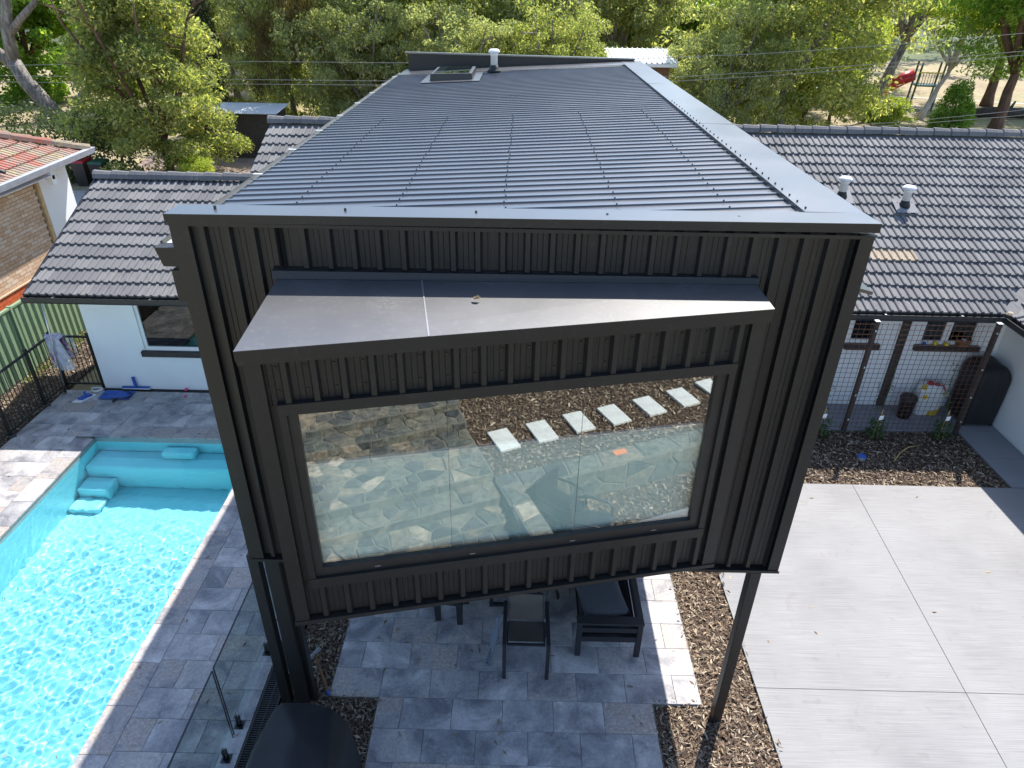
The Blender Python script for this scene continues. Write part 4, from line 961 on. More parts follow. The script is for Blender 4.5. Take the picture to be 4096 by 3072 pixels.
mt.build('solar_mat', 'solar_mat', nb)
MB().beam((NEX-.1, 10.2, nz(NEX-.1)+.2), (NEX-2.4, 10.2, nz(NEX-2.4)+.2), .06).build('solar_pipe', 'solar_mat', nb)

MB().box(NX+.001, NX+.13, 8.0, 8.28, -.05, 1.9).build('render_pier', 'white_paint', nb)
MB().box(NX+.005, NX+.20, 7.2, 7.95, .0, 1.05).build('meter_box', 'white_plastic', nb)
# green sheet fence: panels of trapezoid sheet, posts, rails
FX = -8.42
gf = thing('green_fence', 'pale green corrugated metal boundary fence beside the pool yard', 'fence', (FX, 6, 0))
def fprof(y0, y1, fn, z0, z1):
    pts = []; y = y0; i = 0
    while y < y1-.001:
        pts += [(y, 0), (y+.055, 0), (y+.085, .036), (y+.165, .036)]; y += .195
    pts = [p for p in pts if p[0] < y1]+[(y1, 0)]
    n = len(pts); a = [fn(y, d, z0) for y, d in pts]; b = [fn(y, d, z1) for y, d in pts]
    return MB().add(a+b, [(i, i+1, n+i+1, n+i) for i in range(n-1)])
for i in range(8):
    a = -4+2.34*i; fprof(a+.03, a+2.31, lambda y, d, z: (FX+d, y, z), .02, 1.46).build('panel', 'fence_green', gf, solid=.003)
    MB().box(FX-.03, FX+.06, a-.028, a+.028, -.05, 1.52).build('post', 'fence_green', gf)
    MB().box(FX-.02, FX+.055, a+.03, a+2.31, 1.4605, 1.50).build('rail', 'fence_green', gf)
gx = MB()
rg = np.random.default_rng(3); n = 1100
P = np.stack([FX+.05+np.abs(rg.normal(0, .16, n)), rg.uniform(7.2, 9.8, n), np.full(n, -.05)], 1); a = rg.uniform(0, 2*PI, n); L = rg.uniform(.03, .10, n)
d = np.stack([rg.normal(0, .35, n), rg.normal(0, .35, n), np.ones(n)], 1); d /= np.linalg.norm(d, axis=1)[:, None]; e = np.stack([np.cos(a), np.sin(a), 0*a], 1)*.006
V = np.stack([P-e, P+e, P+d*L[:, None]+e*.3, P+d*L[:, None]-e*.3], 1).reshape(-1, 3)
o = link('grass', np_mesh('grass', V, np.arange(4*n).reshape(n, 4), 'grass_blade')); props(o, 'green grass growing along the foot of the green fence', 'grass', kind='stuff')

# black tubular pool fence
pf = thing('pool_fence', 'black tubular metal pool fence with flat rails along the stone deck', 'fence', (-7.27, 5, 0))
PFX = -7.27
posts = [(-7.27, 7.05), (-7.27, 6.30), (-7.27, 5.22), (-7.27, 3.2), (-7.27, 1.2), (-6.49, 7.05)]
for (x, y) in posts:
    p_ = MB().box(x-.026, x+.026, y-.026, y+.026, 0, 1.26).build('post', 'black_powdercoat', pf)
    MB().box(x-.028, x+.028, y-.028, y+.028, 1.2601, 1.275).build('cap', 'black_powdercoat', p_)
    if y < 7: MB().lathe((x+.03, y, 0), [(.085, .0), (.085, .012), (.05, .03), (.04, .045)], 4).build('base_plate', 'black_powdercoat', p_)
def fence_run(p, q):
    p, q = Vector(p), Vector(q); L = (q-p).length; d = (q-p).normalized()
    for z, hgt in ((.09, .035), (1.185, .04)): MB().beam((*(p+d*.027), z), (*(q-d*.027), z), .035, hgt).build('rail', 'black_powdercoat', pf)
    n = int(L/.095)
    for i in range(1, n):
        c = p+d*(L*i/n); MB().tube([(c.x, c.y, .1076), (c.x, c.y, 1.1649)], .0085, 6, False).build('picket', 'black_powdercoat', pf)
for a, b in ((0, 1), (1, 2), (2, 3), (3, 4)): fence_run(posts[a], posts[b])
fence_run((-7.27, 7.05), (-6.49, 7.05))
# plastic covered towel on the corner, pole, hook
def drape(u, v):
    # u across the rail, v from front hem over rail to the back hem
    t = (v-.42)*1.55; wob = .05*math.sin(u*9+v*3)+.03*math.sin(u*21+1)
    x = -7.33+.36*u*(1+.25*abs(t)); s = -1 if t < 0 else 1
    y = 7.04-.10*u+s*min(.055+.07*abs(t), .16)*(1 if abs(t) > .04 else abs(t)/.04)+wob*abs(t); z = 1.235-max(0, abs(t)-.04)*(1.05 if t < 0 else .62)
    return (x+.10*t*0, y, z)
tw = MB().grid(drape, 14, 22).top('draped_towel', 'floral', 'pink and blue patterned towel draped over the black pool fence corner', 'towel', smooth=True, solid=.006)
def drape2(u, v):
    x, y, z = drape(u, v); t = (v-.42)*1.55; return (x+.10+.05*math.sin(v*11+u*7)-.10*(1-u)*max(0, -t), y+(-.07 if t < 0 else .04)+.03*math.sin(u*15+v*9), z+.014-(.12*abs(t)))
MB().grid(drape2, 18, 26).top('plastic_bag', 'plastic_film', 'large clear plastic bag hanging over the towel on the pool fence', 'bag', smooth=True)
pl = thing('pool_pole', 'long silver telescopic pool pole leaning upright at the fence corner', 'pole', (-7.02, 6.92, 0))
MB().tube([(-7.13, 6.78, .16), (-7.00, 6.84, 2.25)], .016, 8).build('shaft', 'silver_pole', pl, True)
MB().tube([(-7.14, 6.777, .03), (-7.13, 6.78, .20)], .024, 8).build('grip', 'black_powdercoat', pl, True)
MB().tube([(-7.14, 6.777, .04), (-7.13, 6.74, .015), (-7.17, 6.71, .02), (-7.18, 6.73, .06)], .008, 6).build('hook', 'black_powdercoat', pl, True)
# pool gear on the deck
pn = thing('pool_net', 'blue leaf skimmer net lying on the pool deck by the drain', 'net', (-6.05, 6.72, 0))
def ring(m, c, a, b, r, n=24, z=.03):
    m.tube([(c[0]+a*math.cos(2*PI*i/n), c[1]+b*math.sin(2*PI*i/n), z) for i in range(n+1)], r, 6, False); return m
ring(MB(), (-6.02, 6.72), .27, .15, .014).build('rim', 'black_powdercoat', pn)
MB().grid(lambda u, v: (-6.36+.62*u, 6.55+.33*v, .012+.03*math.sin(u*5)*math.sin(v*6)**2+.02), 10, 6).build('netting', 'blue_plastic', pn, solid=.004)
MB().tube([(-5.98, 6.58, .04), (-5.98, 6.44, .04)], .022, 8).build('socket', 'black_powdercoat', pn, True)
bs = thing('pool_brush', 'white and blue pool brush standing on the drain by the wall', 'brush', (-5.75, 6.96, 0))
MB().box(-6.05, -5.48, 6.95, 6.99, .03, .055).build('bristles', 'white_plastic', bs)
MB().box(-6.05, -5.48, 6.945, 6.995, .0551, .08).tube([(-5.76, 6.97, .08), (-5.78, 6.985, .30)], .032, 8).build('back', 'blue_plastic', bs)
vh = thing('pool_vacuum_head', 'blue and white triangular pool vacuum head on the deck', 'vacuum head', (-6.6, 6.62, 0))
MB().poly_prism([(-6.80, 6.42), (-6.62, 6.40), (-6.48, 6.72), (-6.66, 6.76)], .005, .03).build('plate', 'white_plastic', vh)
MB().poly_prism([(-6.74, 6.50), (-6.63, 6.48), (-6.52, 6.68), (-6.64, 6.72)], .0301, .06).tube([(-6.62, 6.6, .05), (-6.66, 6.66, .13)], .025, 8).build('body', 'blue_plastic', vh)
hs = MB()
hs.tube([(-6.56+(.11+.015*math.sin(t*3))*math.cos(t), 6.90+(.07)*math.sin(t)*1.1, .02+.01*(t/6)) for t in np.linspace(0, 19, 60)], .012, 6)
hs.top('coiled_hose', 'white_plastic', 'small coil of white hose on the deck by the fence', 'hose', smooth=True)
def ball(name, mat, label, cat, c, r):
    m = MB(); m.lathe((c[0], c[1], c[2]), [(r*math.sin(PI*i/10), r-r*math.cos(PI*i/10)) for i in range(1, 10)], 14); return m.top(name, mat, label, cat, smooth=True)
ball('ball', 'pink', 'pink ball lying on the drain against the white wall', 'ball', (-4.72, 6.97, .004), .035)
ball('ball', 'pink', 'small pink ball on the stone deck just off the drain', 'ball', (-4.63, 6.72, .001), .027)
bx = MB().chamfer_box(-6.70, -6.46, 7.3, 7.6, 0, .55, .03); bx.top('storage_crate', 'black_powdercoat', 'dark crate behind the pool fence against the house corner', 'crate')

# glass pool fence on spigots
GX = -.94
for (ya, yb, lab) in ((-.55, 1.45, 'clear glass pool fence panel beside the two left posts'), (-2.6, -.59, 'clear glass pool fence panel nearest the camera'), (1.49, 3.45, 'clear glass pool fence panel behind the left posts')):
    t = thing('glass_fence_panel', lab, 'glass fence', (GX, (ya+yb)/2, 0), 'frameless glass pool fence panels')
    MB().box(GX-.006, GX+.006, ya, yb, .04, 1.20).build('pane', 'fence_glass', t)
    MB().box(GX-.0075, GX+.0075, ya, yb, 1.2002, 1.210).box(GX-.0075, GX+.0075, ya-.006, ya-.0002, .04, 1.20).box(GX-.0075, GX+.0075, yb+.0002, yb+.006, .04, 1.20).build('edge', 'pane_dark', t)
    for ys in ((ya+.16, yb-.85) if ya < -1 else (ya+.14, yb-.86+.0)) + ((yb-.22,) if ya < -1 else (yb-.3,)):
        sp = MB().box(GX-.05, GX+.05, ys-.05, ys+.05, 0, .012).build('spigot', 'black_powdercoat', t)
        MB().box(GX-.024, GX-.0065, ys-.02, ys+.02, .0125, .17).box(GX+.0065, GX+.024, ys-.02, ys+.02, .0125, .17).box(GX-.024, GX+.024, ys-.02, ys+.02, .0121, .038).build('clamp', 'black_powdercoat', sp)

# covered barbecue in the foreground
def cover_blob(label, name, c, w, d, h, topw, topd, dome, rz=0.0, seed=1, flare=1.06, cat='barbecue'):
    """fabric cover: superellipse loops rising to a domed top"""
    m = MB(); N = 48; loops = []
    prof = [(0, flare), (.2, 1.04), (.5, 1.0), (.72, .985), (.82, .97), (.9, None), (1.0, None)]
    zs = [0, .15, .35, .55, .70, .76, .82, .88, .93, .97, 1.0]
    for j, t in enumerate(zs):
        if t <= .76: k = 1+(flare-1)*(1-t/.76); sx, sy = w*k/2, d*k/2
        else:
            q = (t-.76)/.24; e = math.sqrt(max(0, 1-q**dome)); sx = (topw+(w-topw)*e)/2; sy = (topd+(d-topd)*e)/2
        L = []
        for i in range(N):
            a = 2*PI*i/N; cx, sy_ = math.cos(a), math.sin(a); n_ = 9.0
            r = (abs(cx)**n_+abs(sy_)**n_)**(-1/n_)
            fold = 1+.018*math.sin(a*7+seed+t*2)*(1-t*.5)+.012*math.sin(a*13+seed*2+t*5)
            L.append((c[0]+sx*r*cx*fold, c[1]+sy*r*sy_*fold, c[2]+h*t+.012*math.sin(a*3+seed)*t))
        loops.append(L)
    vs = [p for L in loops for p in L]; nl = len(loops)
    fs = [(j*N+i, j*N+(i+1) % N, (j+1)*N+(i+1) % N, (j+1)*N+i) for j in range(nl-1) for i in range(N)]
    vs.append((c[0], c[1], c[2]+h*1.0)); fs += [((nl-1)*N+i, (nl-1)*N+(i+1) % N, len(vs)-1) for i in range(N)]
    m.add(vs, fs)
    t = thing(name, label, cat, c, rz=0.0)
    if rz:
        R_ = Matrix.Rotation(rz, 3, 'Z'); cv = Vector(c); m.v = [tuple(cv+R_ @ (Vector(v)-cv)) for v in m.v]
    m.build('cover', 'cover_black', t, True); return t
t = thing('covered_barbecue', 'barbecue under a creased black fabric cover in front of the left posts', 'barbecue', (.10, -1.42, 0))
L0 = [(-.46, -2.10), (-.02, -2.13), (.58, -2.08), (.60, -1.5), (.57, -.80), (.12, -.76), (-.38, -.80), (-.44, -1.45)]
L1 = [(-.42, -2.04), (-.02, -2.07), (.54, -2.02), (.55, -1.5), (.50, -.84), (.12, -.82), (-.33, -.86), (-.40, -1.42)]
L2 = [(-.33, -1.92), (.02, -1.98), (.44, -1.90), (.47, -1.42), (.33, -.80), (.10, -.74), (-.20, -.76), (-.31, -1.05)]
Z0 = [.04, .02, .05, .03, .04, .02, .05, .03]; Z1 = [.80, .83, .79, .84, .80, .86, .82, .80]; Z2 = [.93, .97, .92, .99, .97, .96, .98, .95]
V_ = [(x, y, z) for (x, y), z in zip(L0, Z0)]+[(x, y, z) for (x, y), z in zip(L1, Z1)]+[(x, y, z) for (x, y), z in zip(L2, Z2)]+[(.06, -1.12, 1.045), (.08, -1.62, 1.02)]
F_ = [(i, (i+1) % 8, 8+(i+1) % 8, 8+i) for i in range(8)]+[(8+i, 8+(i+1) % 8, 16+(i+1) % 8, 16+i) for i in range(8)]
F_ += [(19, 20, 24), (20, 21, 24), (21, 22, 24), (22, 23, 24), (23, 16, 25), (16, 17, 25), (17, 18, 25), (18, 19, 25), (19, 24, 25), (24, 23, 25)]
o = MB().add(V_, F_).build('cover', 'cover_black', t)
m_ = o.modifiers.new('soften', 'BEVEL'); m_.width = .035; m_.segments = 3; m_.limit_method = 'ANGLE'; m_.angle_limit = .12
MB().beam((-.30, -1.9, -.03), (-.30, -1.9, .05), .06).beam((.5, -1.9, -.03), (.5, -1.9, .05), .06).beam((-.25, -.9, -.03), (-.25, -.9, .05), .06).beam((.45, -.9, -.03), (.45, -.9, .05), .06).build('foot', 'rubber', t)
# hammer leaning in the bed
hm = thing('sledge_hammer', 'worn wooden handled hammer leaning on the dark left post', 'hammer', (.0, .02, 0))
MB().tube([(-.20, .30, .36), (-.13, .18, .24), (-.02, .03, .05)], [.016, .018, .019], 8).build('handle', 'wood_brown', hm, True)
MB().tube([(-.03, .045, .065), (.0, .0, .0)], .021, 8).build('grip', 'blue_plastic', hm, True)
MB().beam((-.27, .25, .33), (-.15, .36, .41), .042, .042).build('head', 'lead', hm, bevel=.008)

# ------------------------------------------------------------------ patio furniture
so = thing('outdoor_sofa', 'charcoal metal framed outdoor sofa on the patio under the bay', 'sofa', (3.42, 1.5, 0))
F = 'furniture'
def bar(p, q, w, par, hh=None, name='rail', mat=F): return MB().beam(p, q, w, hh).build(name, mat, par, bevel=.004)
for (x, y) in ((3.04, .68), (3.80, .68), (3.04, 2.34), (3.80, 2.34)): MB().box(x-.035, x+.035, y-.03, y+.03, 0, .60).build('leg', F, so, bevel=.005)
MB().box(3.0, 3.84, .63, .76, .601, .63).build('arm_rest', F, so, bevel=.005); MB().box(3.0, 3.84, 2.26, 2.40, .601, .63).build('arm_rest', F, so, bevel=.005)
MB().box(3.077, 3.763, .66, .70, .44, .52).build('side_slat', F, so); MB().box(3.077, 3.763, .66, .70, .27, .36).build('side_slat', F, so)
MB().box(3.76, 3.84, .7601, 2.2599, .601, .63).build('back_rail', F, so, bevel=.004); MB().box(3.79, 3.82, .72, 2.30, .36, .44).build('back_slat', F, so); MB().box(3.79, 3.82, .72, 2.30, .48, .56).build('back_slat', F, so)
MB().box(3.05, 3.785, .7105, 2.30, .27, .33).build('seat_frame', F, so)
MB().chamfer_box(3.07, 3.76, .78, 2.24, .331, .42, .03).build('seat_cushion', 'cover_black', so)
def pillow(c, w, h, t, rx, ry, rz):
    m = MB(); n = 14
    for sgn in (1, -1):
        def fn(u, v):
            x, y = (u-.5)*2, (v-.5)*2; e = (max(0, 1-abs(x)**3.2)*max(0, 1-abs(y)**3.2))**.42
            pin = 1-.08*(1-abs(x)**2)*abs(y)**4-.08*(1-abs(y)**2)*abs(x)**4
            return (x*w/2*pin, y*h/2*pin, sgn*t/2*e)
        m.grid(fn, n, n)
    R_ = Matrix.Rotation(rz, 3, 'Z') @ Matrix.Rotation(ry, 3, 'Y') @ Matrix.Rotation(rx, 3, 'X')
    m.v = [tuple(Vector(c)+R_ @ Vector(v)) for v in m.v]; return m
pillow((3.33, 1.05, .66), .58, .62, .20, .42, -.25, .18).top('cushion', 'cushion', 'charcoal fabric cushion propped on the end of the outdoor sofa', 'cushion', smooth=True)
ch = thing('sling_chair', 'low brown sling chair with grey metal arms on the patio', 'chair', (2.37, .65, 0))
for x in (2.105, 2.635):
    bar((x, .31, 0), (x, .31, .60), .045, ch, .05, 'leg'); bar((x, .95, 0), (x, .95, .56), .045, ch, .05, 'leg')
    bar((x, .285, .62), (x, .97, .62), .05, ch, .03, 'arm')
    bar((x+(.035 if x < 2.3 else -.035), .50, .42), (x+(.035 if x < 2.3 else -.035), .86, .385), .025, ch, .03, 'seat_rail'); bar((x+(.035 if x < 2.3 else -.035), .862, .385), (x+(.035 if x < 2.3 else -.035), 1.02, .70), .025, ch, .03, 'back_rail')
MB().grid(lambda u, v: (2.155+.43*u, .51+.34*v, .425-.035*v-.02*math.sin(PI*u)*math.sin(PI*v)), 6, 6).build('seat', 'sling', ch, solid=.006)
MB().grid(lambda u, v: (2.155+.43*u, .868+.145*v, .395+.30*v+.015*math.sin(PI*u)), 6, 6).build('backrest', 'sling_weave', ch, solid=.006)
bar((2.13, .485, .40), (2.61, .485, .40), .03, ch, .03, 'front_bar'); bar((2.15, 1.025, .70), (2.59, 1.025, .70), .025, ch, .025, 'top_bar')
for x in (2.132, 2.608): MB().box(x-.012, x+.012, .83, .87, .41, .44).build('clip', 'galvanised', ch)
def twl(u, v):
    a = v*1.0; return (2.10-.17*a-.10*u*(1-.3*a)+.015*math.sin(v*14+u*5), .80-.30*a+.04*math.sin(u*6+v*4)-.07*u, max(.012+.02*math.sin(u*5)**2, .60-.62*a-.02*math.sin(u*9)+.05*u))
MB().grid(twl, 10, 20).top('patterned_towel', 'towel', 'blue herringbone towel hanging off the chair arm to the ground', 'towel', smooth=True, solid=.012)
tb = thing('coffee_table', 'low black metal framed table behind the sling chair', 'table', (2.2, 1.75, 0))
for y in (1.45, 2.10):
    for x in (1.90, 2.55): MB().box(x-.025, x+.025, y-.025, y+.025, 0, .38).build('leg', F, tb)
MB().box(1.926, 2.524, 1.43, 1.47, .0, .05).build('foot_rail', F, tb); MB().box(1.926, 2.524, 2.08, 2.12, 0, .05).build('foot_rail', F, tb)
MB().box(1.86, 2.59, 1.41, 2.14, .381, .41).build('table_top', F, tb, bevel=.004)
st = thing('stool', 'black timber stool with thick square legs on the patio', 'stool', (1.33, 1.35, 0))
for x, y in ((1.19, 1.19), (1.49, 1.13), (1.25, 1.55), (1.55, 1.49)): MB().hexa([(x-.035, y-.03, 0), (x+.035, y-.03, 0), (x+.035, y+.03, 0), (x-.035, y+.03, 0)], [(x-.045, y-.04, .40), (x+.045, y-.04, .40), (x+.045, y+.04, .40), (x-.045, y+.04, .40)]).build('leg', F, st)
MB().poly_prism([(1.12, 1.10), (1.54, 1.05), (1.62, 1.55), (1.18, 1.60)], .401, .44).build('seat', F, st)
mb_ = MB().grid(lambda u, v: (2.66+.16*u+.03*math.sin(v*5), 1.52+.30*v, .02+.42*math.sin(PI*min(1, .15+u*.8))*(.6+.4*math.sin(v*4+u*3))), 8, 8)
mb_.top('black_bag', 'cover_black', 'crumpled black bag beside the sofa arm', 'bag', smooth=True, solid=.01)

# ------------------------------------------------------------------ trellis bed on the right
tr = thing('wire_trellis', 'rusty reinforcing mesh trellis between dark posts beside the white wall', 'trellis', (9.2, 6.05, 0))
TX = [6.40, 8.62, 10.80]
for x in TX:
    p_ = MB().box(x-.038, x+.038, 6.012, 6.088, -.05, 2.345).build('post', 'dark_timber', tr, bevel=.004)
    MB().box(x-.041, x+.041, 6.009, 6.091, 2.3455, 2.352).build('cap', 'white_plastic', p_)
    for zz in (.25, .8, 1.4, 2.15): MB().box(x-.014, x+.014, 6.000, 6.0115, zz, zz+.03).build('bracket', 'white_plastic', p_)
for i in range(23): MB().tube([(6.36, 6.003, .10+i*.1), (10.84, 6.003, .10+i*.1)], .0042, 5).build('horizontal_wire', 'rust_wire', tr)
for i in range(45): MB().tube([(6.40+i*.1, 5.994, .06), (6.40+i*.1, 5.994, 2.33)], .0042, 5).build('vertical_wire', 'rust_wire', tr)
def climber(c, seed, label):
    r = random.Random(seed); t = thing('climbing_plant', label, 'plant', (c[0], c[1], -.04), 'young climbing plants below the trellis')
    st_ = MB(); V = []; 
    for k_ in range(3):
        pts = [Vector((c[0], c[1], -.04))]; p = Vector(pts[0]); H_ = r.uniform(.5, 1.5) if k_ else 1.6
        for i in range(9): p = p+Vector((r.uniform(-.06, .06), .02 if p.y < 5.97 else 0, H_/9)); pts.append(Vector(p))
        st_.tube(pts, .004, 5)
        for q in pts[1:]:
            for _ in range(3 if q.z > .5 else 0): V.append((q+Vector((r.uniform(-.05, .05), r.uniform(-.03, .03), r.uniform(-.05, .05))), r.uniform(.02, .032)))
    for i in range(230):
        a = r.uniform(0, 2*PI); rr = .17*math.sqrt(r.random()); V.append((Vector((c[0]+rr*math.cos(a), c[1]+rr*math.sin(a), .02+.36*r.random()**1.2)), r.uniform(.025, .042)))
    lv = MB()
    for p, s in V:
        d = Vector((r.uniform(-1, 1), r.uniform(-1, 1), r.uniform(-.2, .8))).normalized(); e = d.cross(Vector((r.uniform(-1, 1), r.uniform(-1, 1), r.uniform(-1, 1)))).normalized()*s*.45
        lv.quad(p-d*s, p+e, p+d*s, p-e)
    st_.build('stem', 'leaf_dark', t); lv.build('foliage', 'leaf_vine', t)
    for dx in (-.05, .06): MB().tube([(c[0]+dx, c[1]-.02, -.04), (c[0]+.02, c[1]+.03, .62)], .005, 5).build('stake', 'bamboo', t)
    MB().hexa([(c[0]-.05, c[1]-.05, .42), (c[0]+.02, c[1]-.06, .44), (c[0]+.02, c[1]-.059, .44), (c[0]-.05, c[1]-.049, .42)], [(c[0]-.035, c[1]-.03, .50), (c[0]+.035, c[1]-.04, .52), (c[0]+.035, c[1]-.039, .52), (c[0]-.035, c[1]-.029, .50)]).build('tag', 'white_plastic', t)
climber((8.05, 5.84), 1, 'young climbing plant with stakes nearest the metal extension')
climber((9.11, 5.82), 2, 'young climbing plant with white tag in the middle of the trellis bed')
climber((10.38, 5.84), 3, 'young climbing plant by the trellis post next to the covered barbecue')
tn = thing('tin_can', 'low silver tin with a blue lid lying in the mulch bed', 'tin', (8.56, 5.1, -.03))
MB().lathe((8.56, 5.1, -.03), [(.075, 0), (.077, .008), (.077, .075), (.075, .08)], 20).build('body', 'galvanised', tn, True)
MB().lathe((8.56, 5.1, -.03), [(.079, .0801), (.079, .092), (.07, .096)], 20).build('lid', 'blue_plastic', tn, True)
MB().tube([(9.13, 5.03, .0), (9.35, 5.27, .03), (9.60, 5.46, .03), (9.87, 5.57, .0)], [.006, .010, .010, .005], 6).top('stick', 'bamboo', 'dry curved stick lying across the mulch bed', 'stick', smooth=True)
bn = thing('bin', 'dark round plastic bin standing behind the trellis', 'bin', (10.02, 6.58, 0))
MB().lathe((10.02, 6.58, 0), [(.12, 0), (.155, .40), (.155, .42)], 20).build('bucket', 'black_powdercoat', bn, True)
MB().lathe((10.02, 6.58, 0), [(.165, .4201), (.168, .44), (.14, .50), (.05, .53)], 20).build('lid', 'rubber', bn, True)
sk_ = thing('soil_sack', 'white and yellow plastic sack standing against the wall behind the trellis', 'sack', (10.53, 6.78, 0))
def sackf(c, w, d, h):
    m = MB(); N = 28; vs = []; zs = [0, .06, .25, .5, .75, .9, 1.0]
    for t in zs:
        k_ = 1.0-.10*(1-min(1, t*8))-.12*max(0, t-.8)*5
        for i in range(N):
            a = 2*PI*i/N; cx, sy_ = math.cos(a), math.sin(a); r_ = (abs(cx)**5+abs(sy_)**5)**(-1/5); f_ = 1+.03*math.sin(a*5+t*4)
            vs.append((c[0]+w/2*r_*cx*k_*f_, c[1]+d/2*r_*sy_*k_*f_, c[2]+h*t+.015*math.sin(a*4)*t))
    n = len(zs); fs = [(j*N+i, j*N+(i+1) % N, (j+1)*N+(i+1) % N, (j+1)*N+i) for j in range(n-1) for i in range(N)]+[tuple((n-1)*N+i for i in range(N))]
    return m.add(vs, fs)
sackf((10.53, 6.78, 0), .50, .30, .66).build('body', 'sack', sk_, True)
gl_ = MB().lathe((10.45, 6.74, .675), [(.05, 0), (.07, .02), (.05, .06), (.02, .07)], 9).lathe((10.56, 6.70, .675), [(.03, 0), (.05, .02), (.03, .05)], 8).tube([(10.58, 6.68, .70), (10.66, 6.64, .69), (10.70, 6.6, .60)], .012, 6)
gl_.top('garden_gloves', 'red', 'red garden tool and gloves lying on top of the white sack', 'gloves', smooth=True)
t = cover_blob('tall barbecue under a black cover in the corner by the white walls', 'covered_barbecue', (11.36, 6.62, .06), .62, .72, 1.24, .18, .40, 1.9, seed=5, flare=1.0)
for x, y in ((11.09, 6.31), (11.63, 6.31), (11.09, 6.93), (11.63, 6.93)): MB().lathe((x, y, 0), [(.02, 0), (.028, .02), (.028, .04), (.02, .059)], 10).build('castor', 'rubber', t, True)
# things on the sill
bk = thing('basket', 'round woven basket of odds and ends on the dark sill', 'basket', (10.95, 6.99, 1.42))
MB().lathe((10.95, 6.995, 1.42), [(.10, 0), (.135, .10), (.14, .15), (.128, .15), (.10, .03)], 18).build('body', 'wood_brown', bk, True)
MB().box(10.90, 10.98, 6.96, 7.0, 1.47, 1.575).build('paper', 'white_plastic', bk); MB().box(10.87, 10.92, 6.94, 6.99, 1.46, 1.56).build('packet', 'red', bk)
ball('toy', 'yellow', 'round yellow and green toy on the dark sill', 'toy', (10.42, 6.99, 1.42), .042)
MB().chamfer_box(10.60, 10.68, 6.96, 7.02, 1.42, 1.48, .01).top('toy', 'yellow', 'square yellow toy block on the dark sill beside the basket', 'toy')
ball('toy', 'blue_plastic', 'small blue toy at the left end of the dark sill', 'toy', (10.20, 6.985, 1.42), .035)

# fallen leaves on hard surfaces
def leaves(name, rects, n, seed, label):
    rg = np.random.default_rng(seed); P = []
    for (x0, x1, y0, y1, z, k) in rects:
        m = int(n*k); P.append(np.stack([rg.uniform(x0, x1, m), rg.uniform(y0, y1, m), np.full(m, z)], 1))
    P = np.concatenate(P); n = len(P); a = rg.uniform(0, 2*PI, n); L = rg.uniform(.022, .055, n); W = L*rg.uniform(.16, .3, n)
    d = np.stack([np.cos(a), np.sin(a), 0*a], 1)*L[:, None]; e = np.stack([-np.sin(a), np.cos(a), 0*a], 1)*W[:, None]; up = np.zeros((n, 3)); up[:, 2] = rg.uniform(.003, .014, n)
    V = np.stack([P-d, P+e+up, P+d, P-e+up*.4], 1).reshape(-1, 3)
    o = link(name, np_mesh(name, V, np.arange(4*n).reshape(n, 4), 'dry_leaf')); props(o, label, 'leaves', kind='stuff'); return o
leaves('fallen_leaves', [(0, 4.5, 0, 2.5, .003, .30), (.6, 3.9, -1.5, 0, .003, .14), (-2.5, -.85, -1, 3, .003, .16), (-7.1, -2.6, 5.4, 6.8, .003, .15), (-7.1, -5.8, 3, 5.3, .003, .08), (5.3, 10, -.5, 4.2, .003, .07)], 140, 8, 'dry leaves scattered over the paving and concrete')
leaves('fallen_leaves', [(-.5, 0, -1.5, 2, .0, .25), (0, .55, -1.5, 0, .0, .15), (4.55, 5.2, -1, 4, .0, .2), (5.4, 10.8, 4.4, 6, .0, .4)], 220, 9, 'pale dry leaves lying on the bark mulch')
leaves('fallen_leaves', [(PX0+.2, PX1-.2, -1.5, 3.4, -.118, 1)], 26, 10, 'leaves floating on the pool water')

for (x, y, mat, lab) in ((-15.2, 23.4, 'playground_green', 'wheelie bin with a green lid beside the hedge'), (-16.0, 23.5, 'red', 'wheelie bin with a red lid beside the hedge')):
    t = thing('wheelie_bin', lab, 'bin', (x, y, -.1))
    MB().hexa([(x-.22, y-.25, -.1), (x+.22, y-.25, -.1), (x+.22, y+.25, -.1), (x-.22, y+.25, -.1)], [(x-.28, y-.33, .85), (x+.28, y-.33, .85), (x+.28, y+.33, .85), (x-.28, y+.33, .85)]).build('body', 'black_powdercoat', t, bevel=.02)
    MB().hexa([(x-.30, y-.36, .851), (x+.30, y-.36, .851), (x+.30, y+.36, .851), (x-.30, y+.36, .851)], [(x-.27, y-.30, .93), (x+.27, y-.30, .93), (x+.27, y+.34, .96), (x-.27, y+.34, .96)]).build('lid', mat, t, bevel=.02)
lf = MB().grid(lambda u, v: (1.88+.07*(u-.5)*(1-abs(v-.5)), -.60+.035*(v-.5), 5.475+.03*(2*v-1)**2*.6+.012*u), 4, 4)
lf.top('fallen_leaf', 'dry_leaf', 'single curled dry leaf lying on the bay roof', 'leaf', smooth=True)
